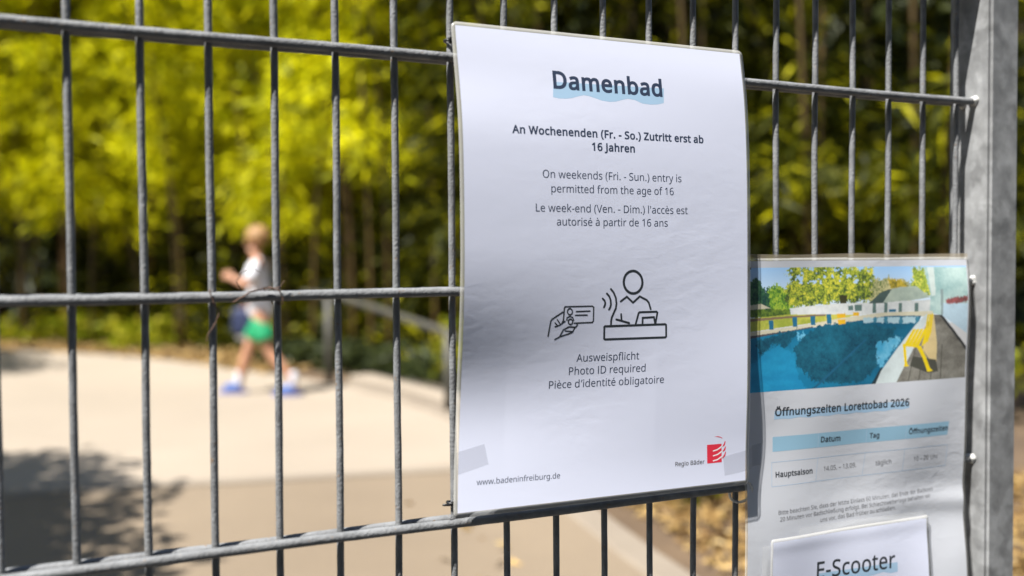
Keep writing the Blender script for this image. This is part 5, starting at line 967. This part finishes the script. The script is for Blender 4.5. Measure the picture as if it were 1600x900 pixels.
scatter([(1.35, 9.0), (1.9, 7.8), (2.3, 6.6), (2.45, 5.4)], 2500, ((-.1, .6), (0.02, .28)), (.07, .15), (.035, .07), LEAF_DEEP_SHADE, "undergrowth", "shade-toned undergrowth below the bamboos behind the handrail", "undergrowth", .5)
scatter([(-1.0, 13.0), (0.3, 12.0), (1.9, 9.4), (2.8, 7.7), (3.3, 6.2), (3.8, 5.0)], 15000, ((-.1, 1.3), (0.02, 1.75)), (.08, .18), (.03, .06), LEAF_SHADED, "understory", "shade-toned leafy understory filling the foot of the bamboo grove", "undergrowth", .1)
scatter([(1.45, .3), (1.52, 1.5), (1.75, 2.65), (1.95, 3.6), (2.2, 4.6)], 9000, ((-1.9, -.0), (0.0, .05)), (.04, .09), (.012, .03), LITTER, "leaf_litter", "tan fallen bamboo leaves covering the planted bed", "leaf litter", .12)
scatter([(-6, 14.0), (-3.0, 13.1), (-1.1, 11.9), (-0.2, 10.95), (0.55, 9.95), (0.95, 9.0), (1.35, 7.9)], 8000, ((-.1, .9), (0.0, .04)), (.05, .11), (.02, .045), LITTER, "leaf_litter", "tan fallen leaves on the soil along the far path edge", "leaf litter", .12)
scatter([(1.15, .3), (1.2, 1.5), (1.3, 2.65), (1.5, 3.6)], 30, ((.0, .5), (0.0, .015)), (.05, .09), (.02, .035), LITTER, "leaf_litter", "few tan leaves blown onto the asphalt by the kerb", "leaf litter", .1)

# ------------------------------------------------------------------ the boy
SKIN = mat('skin', (0.41, 0.205, 0.12), .55, var=.08, scale=15)
HAIR = mat('blond_hair', (0.25, 0.135, 0.045), .6, var=.3, scale=60, stretch=(1, 1, .3))
SHIRT = mat('white_tshirt_cotton', (0.60, 0.60, 0.63), .85, var=.05, scale=30)
SHORTS = mat('green_shorts_cotton', (0.0, 0.23, 0.085), .7, var=.1, scale=30)
SHOE = mat('blue_shoe', (0.03, 0.085, 0.27), .5)
SOLE = mat('shoe_sole', (0.12, 0.14, 0.36), .6)
SOCK = mat('white_sock', (0.55, 0.55, 0.6), .8)
NAVY = mat('navy_bag_cloth', (0.012, 0.02, 0.065), .7, var=.2, scale=40)
GREY = mat('grey_bag_cloth', (0.26, 0.25, 0.23), .8, var=.2, scale=40)
EYE = mat('dark_eye', (0.02, 0.018, 0.015), .2)
LIP = mat('lip', (0.38, 0.12, 0.10), .5)

def skin_mesh(name, verts, edges, radii, m, parent, root=0, sub=2):
    me = bpy.data.meshes.new(name); me.from_pydata(verts, edges, [])
    o = bpy.data.objects.new(name, me); C.objects.link(o)
    sk = o.modifiers.new("skin", 'SKIN'); sk.use_smooth_shade = True; sk.branch_smoothing = .6
    lay = me.skin_vertices[0].data if me.skin_vertices else None
    if lay is None:
        bm = bmesh.new(); bm.from_mesh(me); bm.verts.layers.skin.verify(); bm.to_mesh(me); bm.free(); lay = me.skin_vertices[0].data
    for i, r_ in enumerate(radii):
        lay[i].radius = (r_, r_) if not isinstance(r_, tuple) else r_
        lay[i].use_root = (i == root)
    ss = o.modifiers.new("sub", 'SUBSURF'); ss.levels = sub; ss.render_levels = sub
    dg = bpy.context.evaluated_depsgraph_get(); ev = o.evaluated_get(dg)
    me2 = bpy.data.meshes.new_from_object(ev); me2.name = name
    bpy.data.objects.remove(o); bpy.data.meshes.remove(me)
    me2.materials.clear(); me2.materials.append(m)
    me2.polygons.foreach_set("use_smooth", np.ones(len(me2.polygons), dtype=bool))
    o2 = bpy.data.objects.new(name, me2); C.objects.link(o2)
    if parent: o2.parent = parent
    return o2

class Sk:
    def __init__(s): s.v, s.e, s.r = [], [], []
    def n(s, co, r, prev=None):
        s.v.append(tuple(co)); s.r.append(r)
        if prev is not None: s.e.append((prev, len(s.v) - 1))
        return len(s.v) - 1
    def chain(s, prev, items):
        for co, r in items: prev = s.n(co, r, prev)
        return prev

boy = tag(empty("person", (0.985, 6.60, G + .004), math.atan2(0.40, -0.916)), "blond child in white T-shirt and green shorts striding left with a dark bag", "person")
b = Sk()
pel = b.n((0, 0, .60), .085)
wst = b.n((.005, 0, .70), .078, pel)
cst = b.n((.01, 0, .86), .088, wst)
ucs = b.n((.005, 0, .97), .070, cst)
nk = b.n((.015, 0, 1.035), .036, ucs)
hd0 = b.n((.03, 0, 1.085), .056, nk)
hd1 = b.n((.028, 0, 1.145), .076, hd0)
hd2 = b.n((.012, 0, 1.195), .068, hd1)
b.chain(hd0, [((.085, 0, 1.078), .026)])                     # chin and jaw
b.chain(hd1, [((.100, 0, 1.125), .016), ((.113, 0, 1.115), .010)])   # nose
for s in (1, -1):
    b.chain(hd1, [((.015, s * .076, 1.130), .014), ((.006, s * .084, 1.138), .012)])   # ears
    near = s > 0
    sh = b.n((.0, s * .115, .975), .045, ucs)
    if near: el, wr = (.045, .165, .815), (.165, .115, .862)
    else: el, wr = (.035, -.170, .800), (.125, -.165, .690)
    e_ = b.chain(sh, [(tuple(np.array((.0, s * .13, .975)) * .5 + np.array(el) * .5), .036), (el, .031)])
    w_ = b.chain(e_, [(tuple(np.array(el) * .5 + np.array(wr) * .5), .029), (wr, .021)])
    d = (Vector(wr) - Vector(el)).normalized()
    sd = Vector((0, 0, 1)) if near else Vector((0, 1, 0)); sd = (sd - d * sd.dot(d)).normalized(); nn = d.cross(sd)
    palm = Vector(wr) + d * .045; pid = b.n(palm, (.026, .020), w_)
    for k, (o_, L) in enumerate(((-.021, .046), (-.007, .054), (.007, .052), (.021, .042))):
        q = palm + d * .022 + sd * o_; cu = nn * (.018 if near else -.018)
        b.chain(pid, [(q, .0085), (q + d * L * .5, .008), (q + d * L * .78 + cu, .0072), (q + d * L * .55 + cu * 2, .0065)])
    q = Vector(wr) + d * .02 + sd * .024
    b.chain(pid, [(q, .010), (q + d * .02 + sd * .014, .0085), (q + d * .042 + sd * .010 + nn * .008, .0075)])
legs = {1: ((-.005, .068, .55), (-.075, .075, .325), (-.255, .08, .095)), -1: ((.005, -.068, .55), (.115, -.072, .325), (.185, -.075, .085))}
for s in (1, -1):
    hp, kn, an = legs[s]
    k0 = b.chain(pel, [(hp, .075), (tuple(np.array(hp) * .5 + np.array(kn) * .5), .060), (kn, .046)])
    k1 = b.chain(k0, [(tuple(np.array(kn) * .6 + np.array(an) * .4), .046), (an, .028)])
    toe = (an[0] + .10, an[1], .034)
    b.chain(k1, [((an[0] - .015, an[1], .045), .030), ((an[0] + .05, an[1], .036), .030), (toe, .022)])
skin_mesh("body", b.v, b.e, b.r, SKIN, boy, 0, 2)
c = Sk()
a0 = c.n((-.0, 0, .555), .112); a1 = c.n((.0, 0, .66), .106, a0); a2 = c.n((.008, 0, .84), .108, a1); a3 = c.n((.004, 0, .965), .086, a2); a4 = c.n((.012, 0, 1.02), .046, a3)
c.chain(a3, [((0, .118, .972), .060), ((.028, .152, .890), .056), ((.042, .162, .838), .054)])
c.chain(a3, [((0, -.118, .972), .060), ((.022, -.152, .885), .056), ((.032, -.164, .830), .054)])
skin_mesh("t_shirt", c.v, c.e, c.r, SHIRT, boy, 0, 2)
c = Sk()
a0 = c.n((0, 0, .60), .10); a1 = c.n((0, 0, .535), .108, a0)
for s in (1, -1):
    hp, kn, an = legs[s]; hp, kn = np.array(hp), np.array(kn)
    c.chain(a1, [(tuple(hp * .8 + kn * .2), .092), (tuple(hp * .5 + kn * .5), .086), (tuple(hp * .3 + kn * .7), .084)])
skin_mesh("shorts", c.v, c.e, c.r, SHORTS, boy, 0, 2)
for s in (1, -1):
    hp, kn, an = legs[s]; an = np.array(an)
    c = Sk(); t0 = c.n(tuple(an + np.array((.02 * -s * 0, 0, .085))), .036); c.chain(t0, [(tuple(an), .035), (tuple(an + np.array((.01, 0, -.03))), .036)])
    skin_mesh("sock", c.v, c.e, c.r, SOCK, boy, 0, 2)
    c = Sk(); t0 = c.n((an[0] - .03, an[1], .046), .040); c.chain(t0, [((an[0] + .03, an[1], .046), .042), ((an[0] + .085, an[1], .038), .038), ((an[0] + .125, an[1], .032), .028)])
    shoe = skin_mesh("shoe", c.v, c.e, c.r, SHOE, boy, 0, 2)
    mb = MB(); ol = [(an[0] + .045 + .115 * math.cos(t), an[1] + .042 * math.sin(t)) for t in np.linspace(0, 2 * math.pi, 24, endpoint=False)]
    mb.add([(x, y, .0) for x, y in ol] + [(x, y, .018) for x, y in ol], [tuple(range(23, -1, -1)), tuple(range(24, 48))] + [(i, (i + 1) % 24, 24 + (i + 1) % 24, 24 + i) for i in range(24)])
    mb.build("sole", SOLE, shoe, False)
# hair: a cap over the skull with an uneven edge and tufts
bm = bmesh.new(); bmesh.ops.create_uvsphere(bm, u_segments=40, v_segments=26, radius=1)
for w in list(bm.verts):
    co = w.co.copy()
    az = math.atan2(co.y, co.x)
    lim = -.45 + .62 * max(0, math.cos(az)) ** 1.5 + .10 * math.sin(az * 7) * .5
    if co.z < lim: bm.verts.remove(w); continue
    k = 1 + .035 * math.sin(az * 11 + co.z * 6) + .03 * math.sin(az * 23 + co.z * 15)
    w.co = Vector((.014 + co.x * .094 * k, co.y * .086 * k, 1.163 + co.z * .093 * k))
bm.verts.index_update()
mb = MB(); mb.add([w.co[:] for w in bm.verts], [[w.index for w in q.verts] for q in bm.faces]); bm.free()
hair = mb.build("hair", HAIR, boy)
sm = hair.modifiers.new("solid", 'SOLIDIFY'); sm.thickness = .012; sm.offset = -1
for s in (1, -1):
    e = blob((.097, s * .030, 1.142), .009, 3, .6, .8).build("eye", EYE, boy)
blob((.103, 0, 1.088), .013, 4, .35, .35).build("mouth", LIP, boy)
# bag in his far hand
bag = tag(empty("bag", (0, 0, 0)), "dark navy cloth bag with grey base carried by the child", "bag")
bag.matrix_world = boy.matrix_basis.copy()
bag.location = boy.matrix_basis @ Vector((.165, -.16, .0)); bag.rotation_euler = boy.rotation_euler
def soft_box(name, lo, hi, m, parent, seed):
    bm = bmesh.new(); bmesh.ops.create_cube(bm, size=2); bmesh.ops.subdivide_edges(bm, edges=bm.edges[:], cuts=5, use_grid_fill=True)
    rs = random.Random(seed)
    for w in bm.verts:
        n_ = w.co.normalized(); w.co = w.co.lerp(n_ * 1.25, .35)
        kk = 1 + .04 * math.sin(w.co.z * 6 + w.co.x * 4)
        w.co = Vector([(lo[i] + hi[i]) / 2 + w.co[i] * (hi[i] - lo[i]) / 2 * kk for i in range(3)])
    bm.verts.index_update(); mb = MB(); mb.add([w.co[:] for w in bm.verts], [[w.index for w in q.verts] for q in bm.faces]); bm.free()
    return mb.build(name, m, parent)
soft_box("bag_body", (-.085, -.05, .43), (.085, .05, .63), NAVY, bag, 1)
soft_box("bag_base", (-.075, -.045, .385), (.05, .045, .45), GREY, bag, 2)
mb = MB(); mb.tube([(-.06, 0, .61), (-.045, 0, .655), (-.01, 0, .672), (.02, 0, .655), (.06, 0, .61)], .008, 8); mb.build("handle", NAVY, bag)
